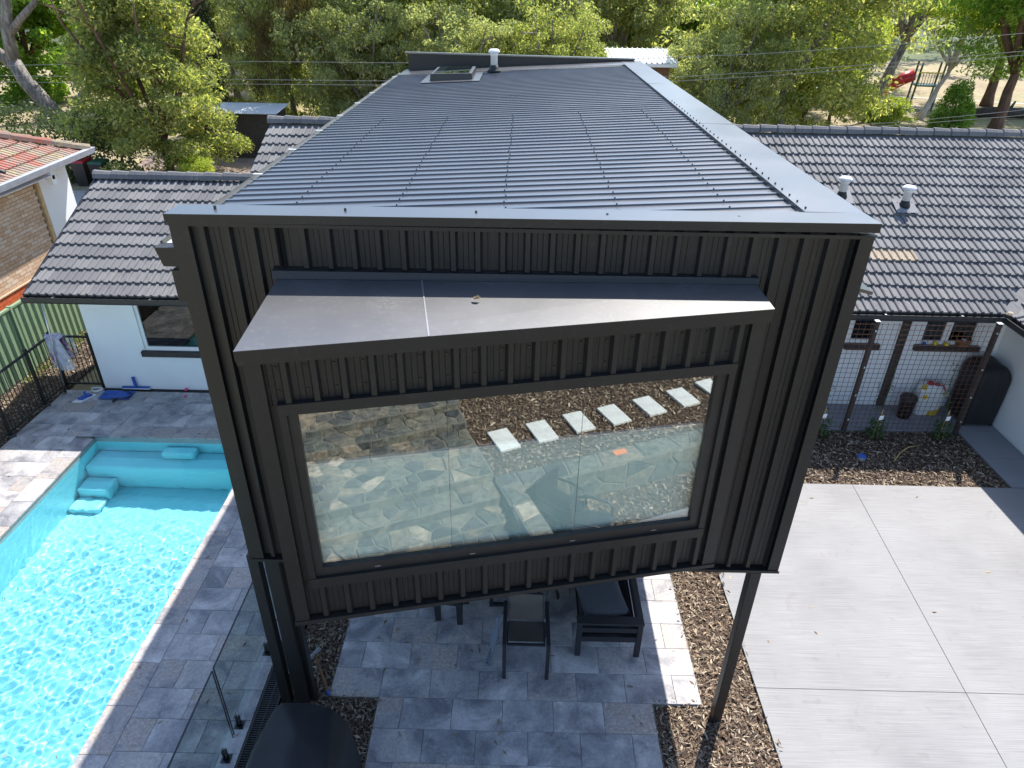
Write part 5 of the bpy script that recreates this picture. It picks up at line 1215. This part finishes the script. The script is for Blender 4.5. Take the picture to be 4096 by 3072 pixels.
# ------------------------------------------------------------------ stone steps and terrace in front (seen mirrored in the window)
_before = set(COL.objects)
def clip_poly(P, a, b, c):
    """keep the side a*x + b*y <= c"""
    out = []
    for i in range(len(P)):
        p, q = P[i], P[(i+1) % len(P)]; dp, dq = a*p[0]+b*p[1]-c, a*q[0]+b*q[1]-c
        if dp <= 0: out.append(p)
        if dp*dq < 0: t = dp/(dp-dq); out.append((p[0]+(q[0]-p[0])*t, p[1]+(q[1]-p[1])*t))
    return out
def stones(parent, O, U, V, W, H, su, sv, seed, th=.022, gap=.016):
    """irregular rubble: cells around jittered sites over the rectangle O + u*U + v*V, proud along U x V"""
    r = random.Random(seed); O, U, V = Vector(O), Vector(U), Vector(V); N = U.cross(V).normalized(); base = BASE.get(parent.name, Vector((0, 0, 0)))
    nu, nv = max(1, round(W/su)), max(1, round(H/sv)); S = []
    for j in range(nv):
        for i in range(nu):
            if r.random() < .10 and nu > 3: continue
            S.append(((i+.5+(.5 if j % 2 else 0)*.6+r.uniform(-.42, .42))*W/nu, (j+.5+r.uniform(-.36, .36))*H/nv))
    ax = su/sv
    for k, (a, b) in enumerate(S):
        P = [(0, 0), (W, 0), (W, H), (0, H)]
        for l, (c, d) in enumerate(S):
            if l == k or abs(c-a) > 2.6*su or abs(d-b) > 2.6*sv: continue
            nx_, ny_ = (c-a), (d-b)*ax*ax; mx_, my_ = (a+c)/2, (b+d)/2; P = clip_poly(P, nx_, ny_, nx_*mx_+ny_*my_)
            if len(P) < 3: break
        if len(P) < 3: continue
        cx = sum(p[0] for p in P)/len(P); cy = sum(p[1] for p in P)/len(P); n = len(P); t = th*r.uniform(.5, 1.5); Q = []
        for (x, y) in P:
            L = math.hypot(x-cx, y-cy)+1e-6; f_ = max(.3, 1-gap*.75/L*r.uniform(.8, 1.5)); Q.append((cx+(x-cx)*f_, cy+(y-cy)*f_))
        bot = [O+U*x+V*y-N*.003 for x, y in Q]; top = [O+U*(cx+(x-cx)*.9)+V*(cy+(y-cy)*.9)+N*t*r.uniform(.8, 1.2) for x, y in Q]; ctr = O+U*cx+V*cy
        m = MB().add([p-ctr for p in bot+top], [tuple(range(n, 2*n))]+[(i, (i+1) % n, n+(i+1) % n, n+i) for i in range(n)])
        link('stone', m.mesh('stone', 'stone'), parent, ctr-base)
stp = thing('stone_steps', 'wide flight of mortared rubble stone steps facing the window', 'steps', (1.0, -4.5, 0))
TR = [(-3.42, 0.0)]
yy, zz = -3.42, 0.0
levels = []
for gk, run in enumerate((.40, .40, .40, 1.35, .40, .40, .40, 2.0)):
    zz += .165; levels.append((yy, yy-run, zz)); yy -= run
for i, (ya, yb, z) in enumerate(levels):
    MB().box(-2.6, 3.50, yb-(.0 if i < len(levels)-1 else 0), ya-.0005, -.1+.0007*i, z-.02).build('core', 'mortar', stp)
    stones(stp, (-2.6, yb, z-.02), (1, 0, 0), (0, 1, 0), 6.08, ya-yb, .27, .22, 20+i)
    stones(stp, (3.48, ya+.0, z-.185), (-1, 0, 0), (0, 0, 1), 6.08, .165, .24, .17, 50+i, .012)
sw_ = thing('stone_wall', 'low rubble stone side wall running beside the steps', 'wall', (3.68, -3.8, 0))
MB().box(3.515, 3.845, -4.59, -2.98, -.05, .58).build('core', 'mortar', sw_)
stones(sw_, (3.515, -4.59, .58), (1, 0, 0), (0, 1, 0), .33, 1.6, .33, .26, 71)
stones(sw_, (3.515, -2.98, 0), (0, -1, 0), (0, 0, 1), 1.6, .57, .4, .25, 72); stones(sw_, (3.845, -2.98, 0), (-1, 0, 0), (0, 0, 1), .33, .57, .33, .25, 73)
stones(sw_, (3.845, -4.2, 0), (0, 1, 0), (0, 0, 1), 1.2, .57, .4, .25, 74)
rw = thing('retaining_wall', 'low rubble stone retaining wall with mortar joints below the stepping stone terrace', 'wall', (8, -4.4, 0))
MB().box(3.846, 13.0, -4.60, -4.22, -.05, .56).build('core', 'mortar', rw)
stones(rw, (10.0, -4.22, 0), (-1, 0, 0), (0, 0, 1), 6.15, .55, .46, .34, 75)
stones(rw, (3.85, -4.60, .56), (1, 0, 0), (0, 1, 0), 6.15, .38, .42, .38, 76)
up = thing('stone_pier', 'square rubble stone pier at the top of the steps', 'pier', (3.3, -7.5, 0))
MB().box(3.06, 3.49, -7.9, -7.3, .9, 1.75).build('core', 'mortar', up)
stones(up, (3.49, -7.3, 1.0), (-1, 0, 0), (0, 0, 1), .43, .74, .4, .25, 77); stones(up, (3.06, -7.9, 1.75), (1, 0, 0), (0, 1, 0), .43, .6, .4, .3, 78); stones(up, (3.49, -7.9, 1.0), (0, 1, 0), (0, 0, 1), .6, .74, .35, .25, 79)
tg = MB().box(3.501, 14, -12, -4.6005, -.09, .555); tg.struct('terrace', 'mulch_soil')
chips('bark_mulch', [(3.55, 9.5, -8.6, -4.62, 1)], 900, .555, .03, .10, 'brown bark mulch chips around the stepping stones on the terrace', 6)
chips('bark_mulch', [(3.9, 8.5, -4.2, -3.42, 1)], 900, -.045, .03, .10, 'brown bark mulch chips below the stone retaining wall', 7)
names_ = ['nearest the stone steps', 'second from the stone steps', 'third from the stone steps', 'fourth from the stone steps', 'fifth from the stone steps', 'sixth from the stone steps', 'farthest from the stone steps']
ST = [(3.82, -5.76), (4.55, -5.77), (5.30, -5.81), (6.02, -5.80), (6.80, -5.83), (7.58, -5.88), (8.33, -5.98)]
for (x, y), nm in zip(ST, names_):
    q = MB().chamfer_box(-.19, .19, -.30, .30, 0, .05, .006); a = rng.uniform(-.08, .02); R_ = Matrix.Rotation(a, 3, 'Z')
    q.v = [tuple(R_ @ Vector(v)+Vector((x+.19, y+.28, .575))) for v in q.v]
    q.top('stepping_stone', 'step_slab', 'pale rectangular stepping stone set in mulch, '+nm, 'stepping stone', 'pale stepping stones on the terrace')
MB().box(5.62, 5.86, -4.52, -4.40, .588, .60).top('packet', 'orange', 'small orange packet lying on top of the stone retaining wall', 'packet')
def armchair(c, rz, label):
    t = thing('tub_chair', label, 'chair', (c[0], c[1], -.03), 'dark garden chairs by the stone wall')
    R_ = Matrix.Rotation(rz, 3, 'Z'); T = lambda v: tuple(Vector((c[0], c[1], -.03))+R_ @ Vector(v))
    def bx(x0, x1, y0, y1, z0, z1, nm):
        m = MB().box(x0, x1, y0, y1, z0, z1); m.v = [T(v) for v in m.v]; m.build(nm, F, t)
    for x in (-.27, .27):
        for y in (-.26, .26): bx(x-.02, x+.02, y-.02, y+.02, 0, .40, 'leg')
    bx(-.30, .30, -.30, .30, .401, .44, 'seat'); bx(-.30, .30, .27, .305, .46, .92, 'backrest')
    for s in (-1, 1):
        m = MB().tube([(s*.30, .28, .66), (s*.32, .05, .68), (s*.31, -.20, .66), (s*.27, -.29, .60), (s*.26, -.30, .42)], .022, 8); m.v = [T(v) for v in m.v]; m.build('arm', F, t, True)
armchair((4.30, -3.75), 2.6, 'dark garden chair pushed against the low stone side wall'); armchair((4.55, -3.22), 2.2, 'dark garden chair standing on the mulch beside another chair')

for o in COL.objects:
    if o not in _before and o.parent is None: o.location = o.location+Vector((.13, -.66, 0))
# ------------------------------------------------------------------ sheds, playground, cables behind
sd_ = thing('carport', 'dark weatherboard garage with pale corrugated roof beyond the driveway', 'garage', (-10.2, 30.5, 0))
MB().box(-13.5, -9.6, 29.0, 30.8, -.1, 1.95).build('wall', 'dark_timber', sd_)
m = MB(); pts = []
for i in range(45): pts += [(-13.8+i*.1, 0), (-13.8+i*.1+.05, .03)]
n = len(pts); m.add([(x, 28.7, 1.98+d) for x, d in pts]+[(x, 30.9, 2.14+d) for x, d in pts], [(i, i+1, n+i+1, n+i) for i in range(n-1)]); m.build('roof', 'white_roof', sd_, solid=.01)
MB().quad((-13.6, 13.5, -.094), (-3.8, 13.5, -.094), (-6.0, 29.0, -.094), (-16.0, 29.0, -.094)).struct('driveway_paving', 'paver_brown')
MB().quad((-26, 17.5, -.096), (-13.7, 17.5, -.096), (-13.7, 22.6, -.096), (-26, 22.6, -.096)).struct('side_path', 'path_grey')
wh = thing('metal_roofed_house', 'neighbouring house with bright white ribbed metal roof among the trees', 'house', (7.2, 33, 0))
MB().box(6.7, 9.2, 31.0, 32.6, -.1, 4.25).build('wall', 'wood_brown', wh)
m = MB(); pts = []
for i in range(13): pts += [(6.3+i*.25, 0), (6.3+i*.25+.19, 0), (6.3+i*.25+.21, .05), (6.3+i*.25+.23, .05)]
n = len(pts); m.add([(x, 30.6, 4.28+d) for x, d in pts]+[(x-.2, 32.8, 4.74+d) for x, d in pts], [(i, i+1, n+i+1, n+i) for i in range(n-1)]); m.build('roof', 'white_roof', wh, solid=.02)
MB().box(6.3, 9.5, 30.52, 30.6, 4.12, 4.26).build('fascia', 'white_plastic', wh)
# playground
pg = thing('playground_tower', 'green posted playground tower with a railed deck in the dry park', 'playground', (31.2, 49.6, -.1))
for x, y in ((30.5, 48.9), (32.0, 48.6), (30.9, 50.3), (32.4, 50.0)): MB().tube([(x, y, -.1), (x+.2, y+.1, 3.0)], .07, 8).build('post', 'playground_green', pg)
MB().poly_prism([(30.55, 48.85), (32.15, 48.55), (32.55, 50.05), (30.95, 50.35)], 1.45, 1.55).build('deck', 'playground_green', pg)
for i in range(9):
    q = Vector((30.7, 48.9)).lerp(Vector((32.15, 48.6)), i/8); MB().tube([(q.x, q.y, 1.55), (q.x, q.y, 2.35)], .02, 5).build('baluster', 'playground_green', pg)
MB().tube([(30.6, 48.9, 2.37), (32.2, 48.6, 2.37)], .035, 6).build('rail', 'yellow', pg)
sl = thing('tube_slide', 'red and orange tube slide descending from the playground tower', 'slide', (28.9, 49.8, -.1))
MB().tube([(30.6, 49.7, 2.15), (30.0, 49.8, 1.85), (29.2, 49.9, 1.35)], .42, 16).build('upper_tube', 'slide_red', sl, True)
MB().tube([(29.2, 49.9, 1.35), (28.3, 50.0, .80), (27.4, 50.1, .35)], .41, 16).build('lower_tube', 'slide_orange', sl, True)
MB().tube([(27.42, 50.1, .36), (27.0, 50.15, .22)], .46, 16).build('exit_lip', 'slide_orange', sl, True)
pp = MB()
def ribbon(pts, w_, z):
    for a, b in zip(pts[:-1], pts[1:]):
        d = (Vector(b)-Vector(a)).normalized(); n_ = Vector((-d.y, d.x))*w_/2
        pp.quad((a[0]-n_.x, a[1]-n_.y, z), (b[0]-n_.x, b[1]-n_.y, z), (b[0]+n_.x, b[1]+n_.y, z), (a[0]+n_.x, a[1]+n_.y, z))
ribbon([(24, 49.5), (33, 49.0)], .5, -.092); ribbon([(27, 55), (33, 49.4)], .4, -.090); ribbon([(32, 56), (44, 52)], .6, -.088); pp.struct('park_path', 'path_grey')
lg = thing('fallen_log', 'dark fallen log lying under the trees in the park', 'log', (35.5, 45.6, -.1))
MB().tube([(32.8, 45.4, .2), (34.5, 45.6, .3), (36.5, 45.3, .28), (38.2, 45.9, .22)], [.28, .34, .33, .24], 9).build('trunk', 'log', lg, True)
MB().tube([(35.5, 45.4, .3), (36.3, 46.2, .9)], [.14, .06], 7).build('branch', 'log', lg, True)
CB = [('topmost overhead power cable crossing the trees', [(-40, 3.6), (-20.5, 4.06), (-9.3, 4.4), (-2.9, 4.45), (5, 4.66), (12.12, 5.04), (17.5, 5.46), (22.9, 5.99), (40, 8.2)]),
      ('upper of the two close power cables crossing the trees', [(-40, 3.6), (-20.6, 3.66), (-9.4, 3.68), (-4.2, 3.72), (3, 3.88), (9.15, 4.12), (12.65, 4.36), (18, 4.8), (23.1, 5.32), (40, 7.5)]),
      ('lower of the two close power cables crossing the trees', [(-40, 3.3), (-20.7, 3.40), (-9.4, 3.50), (-4.2, 3.55), (3, 3.72), (9.15, 3.95), (12.65, 4.2), (18, 4.65), (23.1, 5.16), (40, 7.3)]),
      ('upper of the two lowest cables just over the right tiled ridge', [(6, 1.75), (13.1, 1.99), (18.9, 2.43), (23.7, 2.98), (40, 5.4)]),
      ('lower of the two lowest cables just over the right tiled ridge', [(6, 1.70), (13.1, 1.91), (18.9, 2.31), (23.7, 2.76), (40, 4.9)])]
for lab, pts in CB: MB().tube([(x, 27, z) for x, z in pts], .010, 5).top('power_cable', 'cable', lab, 'cable')
# ------------------------------------------------------------------ trees
def leaf_cloud(rg, C, R, n_per, lsize, droop=.5, aspect=.38, shell=3.2):
    """C: (k,3) clump centres, R: (k,3) radii -> leaf quads"""
    k = len(C); n = k*n_per; idx = np.repeat(np.arange(k), n_per)
    d = rg.normal(size=(n, 3)); d /= np.linalg.norm(d, axis=1)[:, None]; r = rg.random(n)**(1/shell)
    P = C[idx]+d*R[idx]*r[:, None]
    ax = rg.normal(size=(n, 3)); ax[:, 2] -= droop*1.6; ax += d*.5; ax /= np.linalg.norm(ax, axis=1)[:, None]
    t = rg.normal(size=(n, 3)); e = np.cross(ax, t); e /= np.linalg.norm(e, axis=1)[:, None]+1e-9
    L = lsize*rg.uniform(.6, 1.25, n); W = L*aspect*rg.uniform(.7, 1.2, n)
    V = np.stack([P-ax*L[:, None]/2, P+e*W[:, None]/2, P+ax*L[:, None]/2, P-e*W[:, None]/2], 1).reshape(-1, 3)
    return V
def skeleton(rd, H, trunk_h, spread, limbs, lean=(0, 0), r0=.3, sub=4, up=.75):
    """tapered trunk, limbs, branches -> (MB, tips)"""
    m = MB(); tips = []
    pts = []; 
    for i in range(6):
        t = i/5; pts.append(Vector((lean[0]*t+rd.uniform(-.1, .1)*t, lean[1]*t+rd.uniform(-.1, .1)*t, trunk_h*t)))
    m.tube(pts, [r0*(1.25 if i == 0 else 1-.10*i) for i in range(6)], 9)
    for k in range(limbs):
        a = 2*PI*(k+rd.uniform(-.3, .3))/limbs; s = rd.uniform(.55, 1.0); st = pts[3].lerp(pts[5], s) if k else pts[5]
        rr = spread*rd.uniform(.55, 1.0); top = H*rd.uniform(.72, .97) if k else H*.97; rr = rr if k else rr*.3
        lp = []
        for i in range(6):
            t = i/5; q = Vector((math.cos(a)*rr*t**.85, math.sin(a)*rr*t**.85, (top-st.z)*(t**(1.0 if k else .9))))
            lp.append(st+q+Vector((rd.uniform(-.25, .25), rd.uniform(-.25, .25), rd.uniform(-.2, .2)))*t)
        m.tube(lp, [r0*.55*(1-.16*i) for i in range(6)], 7)
        tips.append(lp[-1])
        for b in range(sub):
            t = rd.uniform(.35, .95); i0 = int(t*5); base = lp[i0].lerp(lp[min(5, i0+1)], t*5-i0); ang = rd.uniform(0, 2*PI); ln = spread*rd.uniform(.28, .5)
            e_ = Vector((math.cos(ang), math.sin(ang), rd.uniform(-.15, up))).normalized()*ln; mid = base+e_*.55+Vector((0, 0, rd.uniform(-.1, .25)))
            m.tube([base, mid, base+e_], [r0*.2, r0*.13, r0*.05], 5); tips.append(base+e_); tips.append(mid+Vector((rd.uniform(-.5, .5), rd.uniform(-.5, .5), .3)))
    return m, tips
def tree_proto(seed, H, trunk_h, spread, limbs, sub, r0, n_per, lsize, leaf, bark, clump=1.0, flat=.75, lean=(0, 0), extra=0, droop=.5, aspect=.38, crown_lo=None, taper=0.0):
    rd = random.Random(seed); rg = np.random.default_rng(seed)
    m, tips = skeleton(rd, H, trunk_h, spread, limbs, lean, r0, sub)
    C = [tuple(t) for t in tips]
    lo = crown_lo if crown_lo is not None else trunk_h*.9
    for _ in range(extra):   # fill clumps over the crown surface
        a = rd.uniform(0, 2*PI); ph = rd.uniform(-1.0, 1.0); q = math.sqrt(max(0, 1-ph*ph)); s = rd.uniform(.5, 1.08)
        C.append((lean[0]+math.cos(a)*q*spread*s, lean[1]+math.sin(a)*q*spread*s, (lo+H)/2+ph*(H-lo)/2*s))
    C = np.array(C); R = clump*rg.uniform(.55, 1.25, (len(C), 1))*np.array([[1, 1, flat*.85]])
    C[:, 2] = np.maximum(C[:, 2], .45)
    C[:, :2] *= (1-taper*np.clip(C[:, 2]/H, 0, 1)**1.5)[:, None]
    V = leaf_cloud(rg, C, R, n_per, lsize, droop, aspect)
    crown = np_mesh('crown', V, np.arange(len(V)).reshape(-1, 4), leaf); trunk = m.mesh('trunk', bark, (0, 0, 0), True)
    return trunk, crown
PROTO = {}
PROTO['olive'] = tree_proto(3, 9.0, 2.0, 3.6, 9, 5, .20, 280, .21, 'leaf_olive', 'red_bark', .75, .85, extra=150, droop=.3, crown_lo=-.8, taper=.62)
PROTO['gum_a'] = tree_proto(5, 12.0, 3.4, 4.8, 9, 5, .32, 190, .27, 'leaf_gum', 'gum_bark', .95, .75, extra=150, crown_lo=-1.0)
PROTO['gum_b'] = tree_proto(8, 11.0, 3.0, 5.0, 10, 5, .30, 190, .27, 'leaf_gum', 'gum_bark', .95, .75, extra=150, lean=(.8, 0), crown_lo=-1.0)
PROTO['gum_c'] = tree_proto(13, 12.5, 3.5, 5.2, 9, 5, .30, 190, .27, 'leaf_olive', 'gum_bark', 1.0, .8, extra=150, crown_lo=-1.0)
PROTO['wattle'] = tree_proto(21, 7.5, 1.8, 3.2, 8, 5, .16, 190, .22, 'leaf_yellowgreen', 'red_bark', .8, .75, extra=60, crown_lo=.8)
PROTO['leafy'] = tree_proto(34, 10.0, 2.5, 4.4, 10, 5, .28, 180, .32, 'leaf_fresh', 'red_bark', .95, .8, extra=130, aspect=.6, droop=.2, crown_lo=-1.0)
PROTO['rusty'] = tree_proto(55, 13.0, 4.0, 5.2, 9, 5, .34, 180, .28, 'leaf_rust', 'gum_bark', 1.05, .75, extra=120, crown_lo=1.5)
PROTO['bare'] = tree_proto(89, 13.5, 5.2, 3.6, 7, 4, .42, 60, .24, 'leaf_rust', 'gum_bark', .9, .6, lean=(2.0, 0))
PROTO['pale'] = tree_proto(90, 8.5, 3.4, 3.0, 6, 4, .22, 110, .22, 'leaf_yellowgreen', 'pale_bark', .8, .6, lean=(1.2, 0))
PROTO['park'] = tree_proto(144, 12.5, 4.0, 5.6, 10, 6, .40, 230, .26, 'leaf_fresh', 'red_bark', 1.15, .7, extra=110, crown_lo=3.6)
PROTO['shrub'] = tree_proto(200, 3.0, .5, 1.5, 7, 4, .06, 170, .16, 'leaf_yellowgreen', 'red_bark', .5, .8, extra=40, crown_lo=.1)
PROTO['pyramid'] = None
def plant(kind, name, label, cat, x, y, s=1.0, sz=None, rz=0.0, group=None, z=-.1):
    tm, cm_ = PROTO[kind]; t = thing(name, label, cat, (x, y, z), group, rz); t.scale = (s, s, sz or s)
    link('trunk', tm, t); link('crown', cm_, t); return t
# big forked gum at the left edge: its own skeleton with pale visible limbs
rd = random.Random(2); rg = np.random.default_rng(2)
m = MB(); 
m.tube([(0, 0, 0), (-.7, 0, 1.2), (-1.4, 0, 2.3), (-1.7, 0, 3.3)], [.55, .46, .42, .38], 10)
m.tube([(-1.7, 0, 3.2), (-1.5, 0, 4.8), (-1.0, 0, 6.4), (-.5, .1, 8.0), (.0, .2, 10.5)], [.36, .32, .26, .2, .1], 9)
m.tube([(-1.5, 0, 4.6), (-.4, -.1, 5.5), (.7, -.2, 6.3), (1.3, 0, 7.4), (1.9, .1, 8.0)], [.24, .2, .16, .11, .06], 8)
m.tube([(-1.5, 0, 2.8), (-2.8, .1, 4.0), (-4.2, .2, 5.4), (-5.4, .3, 7.2), (-6.2, .3, 9.0)], [.34, .3, .25, .18, .1], 9)
m.tube([(-1.4, 0, 5.2), (-2.8, .2, 6.2), (-3.6, .4, 8.2)], [.18, .14, .07], 7)
m.tube([(.6, .5, 0), (1.4, .5, 1.4), (2.4, .6, 2.2), (2.8, .7, 3.0)], [.3, .25, .18, .08], 8)
tp = [(.0, .3, 10.5), (-.4, .2, 9.4), (1.9, .2, 8.6), (-6.2, .3, 9.2), (-5.4, .3, 8.2), (-3.8, .4, 8.8), (-2.4, 0, 9.8), (-1.6, .5, 10.6), (-3.5, -.5, 10.2), (1.0, 0, 10.0), (2.9, 1.2, 3.4), (2.3, 1.2, 2.8), (-6.8, .6, 7.0), (-7.4, .5, 8.0), (-3.6, 1.8, 7.0), (.2, 1.9, 7.4)]
C = np.array([np.array(t)+rg.normal(0, .7, 3) for t in tp for _ in range(6)]); R = .95*rg.uniform(.6, 1.2, (len(C), 1))*np.array([[1, 1, .7]])
PROTO['forked'] = (m.mesh('trunk', 'gum_bark', (0, 0, 0), True), np_mesh('crown', leaf_cloud(rg, C, R, 210, .24, .5), np.arange(len(C)*210*4).reshape(-1, 4), 'leaf_fresh'))
# cypress column
rg = np.random.default_rng(77); n = 60; zc = rg.uniform(.5, 12, n); aa = rg.uniform(0, 2*PI, n); rr = 1.15*np.sqrt(np.clip(1-(zc/13)**2.2, .05, 1))*.75
C = np.stack([rr*np.cos(aa), rr*np.sin(aa), zc], 1); R = np.tile([[.55, .55, 1.1]], (n, 1))
PROTO['cypress'] = (MB().tube([(0, 0, 0), (0, 0, 6), (0, 0, 11)], [.2, .14, .05], 7).mesh('trunk', 'red_bark'), np_mesh('crown', leaf_cloud(rg, C, R, 220, .26, -.8, .3, 3), np.arange(n*220*4).reshape(-1, 4), 'leaf_cypress'))
n = 50; zc = rg.uniform(.3, 3.0, n); aa = rg.uniform(0, 2*PI, n); rr = 1.25*(1-zc/3.6)
C = np.stack([rr*np.cos(aa), rr*np.sin(aa), zc], 1); R = np.tile([[.42, .42, .45]], (n, 1))
PROTO['pyramid'] = (MB().tube([(0, 0, 0), (0, 0, 2.4)], [.08, .03], 6).mesh('trunk', 'red_bark'), np_mesh('crown', leaf_cloud(rg, C, R, 170, .16, .2, .5, 3), np.arange(n*170*4).reshape(-1, 4), 'leaf_fresh'))

plant('olive', 'leafy_tree', 'dense olive green tree with thin trunk behind the left tiled roof', 'tree', -12.9, 24.6, 1.0, .93, .4)
plant('forked', 'gum_tree', 'large forked gum with thick grey limbs beyond the red roof', 'tree', -25.4, 37.6, 1.0, 1.0, 0)
hd = thing('hedge', 'tall dark clipped hedge behind the red tiled roof', 'hedge', (-20, 24.6, -.1))
rg = np.random.default_rng(31); n = 150; C = np.stack([rg.uniform(-13, 5.4, n), rg.uniform(-1.0, 1.0, n), rg.uniform(.3, 2.6, n)], 1); R = np.tile([[.8, .6, .55]], (n, 1))
o = link('crown', np_mesh('crown', leaf_cloud(rg, C, R, 230, .17, .2, .5, 3), np.arange(n*230*4).reshape(-1, 4), 'leaf_dark'), hd)
HS = MB().tube([(0, 0, 0), (.1, .1, 1.8)], [.07, .03], 6).mesh('stem', 'red_bark')
for i in range(14): link('stem', HS, hd, (-12.5+i*1.35, 0, 0))
T = [
 ('gum_a', 'gum_tree', 'broad gum with dark hanging clumps left of the ribbed roof', -8.6, 36.5, 1.05, .98, .3),
 ('gum_b', 'gum_tree', 'olive gum leaning over the pale garage roof', -11.6, 38.6, .72, .8, 2.0),
 ('gum_c', 'gum_tree', 'yellow green gum directly behind the skylight', -2.0, 37.5, 1.05, .95, 1.1),
 ('gum_b', 'gum_tree', 'bright topped gum behind the roof vent pipe', 3.6, 39.5, 1.0, .96, 4.0),
 ('gum_a', 'gum_tree', 'gum with drooping foliage left of the white metal roof', 8.2, 43.0, .95, .9, 2.6),
 ('leafy', 'leafy_tree', 'bright green rounded tree above the white metal roof', 12.0, 50.0, 1.05, .93, .5),
 ('leafy', 'leafy_tree', 'second bright green rounded tree farther right of the white roof', 17.2, 54.0, 1.0, .92, 2.5),
 ('gum_c', 'gum_tree', 'wide gum with several pale limbs right of the ribbed roof', 15.8, 33.5, 1.08, .98, 3.0),
 ('gum_a', 'gum_tree', 'grey green gum low behind the right roof edge', 12.2, 31.0, .62, .58, 4.4),
 ('wattle', 'wattle_tree', 'light yellow green wattle with dark slanted stem by the tiled ridge', 21.6, 41.0, .78, .88, 1.0),
 ('wattle', 'wattle_tree', 'rounded lime green wattle higher up behind the other wattle', 21.4, 47.5, .9, 1.05, 3.0),
 ('bare', 'gum_tree', 'tall leaning gum with bare grey limbs in the park', 26.6, 47.0, 1.0, 1.0, .2),
 ('rusty', 'gum_tree', 'brownish gum far behind the bare limbed gum', 25.5, 60.0, 1.1, 1.1, 1.0),
 ('rusty', 'gum_tree', 'brownish gum beyond the rounded wattle', 32.5, 66.0, 1.1, 1.1, 2.6),
 ('pale', 'gum_tree', 'slender gum with chalk white trunk beside the playground', 29.0, 44.3, 1.0, 1.0, .1),
 ('park', 'park_tree', 'spreading green tree with reddish trunk at the right edge', 31.2, 39.5, 1.0, 1.0, .6),
 ('park', 'park_tree', 'tall green park tree behind the fallen log', 37.5, 51.2, 1.0, 1.05, 2.1),
 ('shrub', 'shrub', 'pale green feathery shrub just above the tiled ridge', 23.8, 38.6, 1.0, .66, .0),
 ('pyramid', 'shrub', 'dark green cone shaped shrub at the tiled ridge', 27.6, 38.2, .98, 1.0, .0),
 ('cypress', 'cypress_tree', 'broad black green cypress column at the top left', -16.6, 38.6, .85, 1.0, 0),
 ('cypress', 'cypress_tree', 'narrow black green cypress right of the broad one', -13.8, 44.0, .5, .9, 1),
 ('leafy', 'leafy_tree', 'sunny green tree behind the forked gum', -32.0, 46.0, 1.0, .95, 1.7),
 ('wattle', 'wattle_tree', 'bright yellow green tree between the forked gum and the olive tree', -22.5, 43.5, 1.15, 1.1, 2.2),
 ('gum_c', 'gum_tree', 'pale gum behind the olive tree', -17.6, 45.5, .9, .85, 5.1),
 ('gum_b', 'gum_tree', 'gum crown at the top between the cypresses', -24.5, 70.0, 1.1, 1.1, .9),
 ('gum_c', 'gum_tree', 'gum crown behind the broad gum', -14.0, 57.0, 1.1, 1.0, 2.9),
 ('gum_a', 'gum_tree', 'gum crown farther back above the skylight', -5.0, 56.0, 1.15, 1.05, 1.9),
 ('gum_b', 'gum_tree', 'gum crown farther back above the vent pipe', 4.0, 58.0, 1.15, 1.05, .2),
 ('gum_c', 'gum_tree', 'distant gum crown behind the wide right gum', 19.5, 62.0, 1.0, .9, 1.2),
 ('shrub', 'shrub', 'small shrub at the foot of the olive tree', -11.0, 22.9, .45, .42, 2.0),
 ('gum_b', 'gum_tree', 'low spreading gum just right of the pale garage roof', -6.2, 33.0, .62, .62, 1.0),
 ('gum_a', 'gum_tree', 'small gum close behind the skylight corner', -1.2, 31.5, .55, .55, 3.3),
 ('gum_c', 'gum_tree', 'small gum close behind the roof vent pipe', 3.4, 32.0, .55, .55, 5.0),
 ('wattle', 'wattle_tree', 'yellow green wattle low behind the wide right gum', 18.6, 37.5, .8, .75, 4.2),
 ('shrub', 'shrub', 'low pale shrub beside the hedge at the left edge', -28.5, 33.5, 1.1, 1.0, 3.0),
]
for kd, nm, lab, x, y, s, sz, r_ in T: plant(kd, nm, lab, 'shrub' if nm == 'shrub' else 'tree', x, y, s, sz, r_, None)
# mistletoe clumps hanging in the broad gum
for i, (x, y, z) in enumerate(((-8.9, 31.9, 6.3), (-10.6, 32.2, 4.6))):
    rg = np.random.default_rng(300+i); n = 26; C = rg.normal(0, 1, (n, 3))*np.array([[.55, .4, .9]]); R = np.tile([[.3, .3, .5]], (n, 1))
    V = leaf_cloud(rg, C, R, 130, .24, 2.0, .16); V[:, 2] += 1.4; me = np_mesh('mistletoe', V, np.arange(len(V)).reshape(-1, 4), 'leaf_brown'); o = link('mistletoe', me, None, (x, y, z-1.4))
    props(o, ('upper dark brown mistletoe clump hanging in the broad gum', 'lower dark brown mistletoe clump hanging in the broad gum')[i], 'mistletoe', 'mistletoe clumps in the gum')
# far wood reading as one mass
rg = np.random.default_rng(9); C = []
for x in np.arange(-110, 140, 5.0):
    for row, y in enumerate((78, 92, 110)):
        cx, cy = x+rg.uniform(-2, 2), y+rg.uniform(-4, 4); hh = rg.uniform(7, 12)+row*2.0
        for _ in range(9): a = rg.uniform(0, 2*PI); q = rg.uniform(.3, 1); C.append((cx+math.cos(a)*3.4*q, cy+math.sin(a)*3.4*q, hh*(1-.55*q*q*rg.random())-rg.uniform(0, 3)))
C = np.array(C); R = rg.uniform(1.0, 2.0, (len(C), 1))*np.array([[1, 1, .8]])
V = leaf_cloud(rg, C, R, 55, .62, .3, .55); o = link('far_wood', np_mesh('far_wood', V, np.arange(len(V)).reshape(-1, 4), 'leaf_gum')); props(o, 'distant mass of gum trees along the top of the picture', 'wood', kind='stuff')
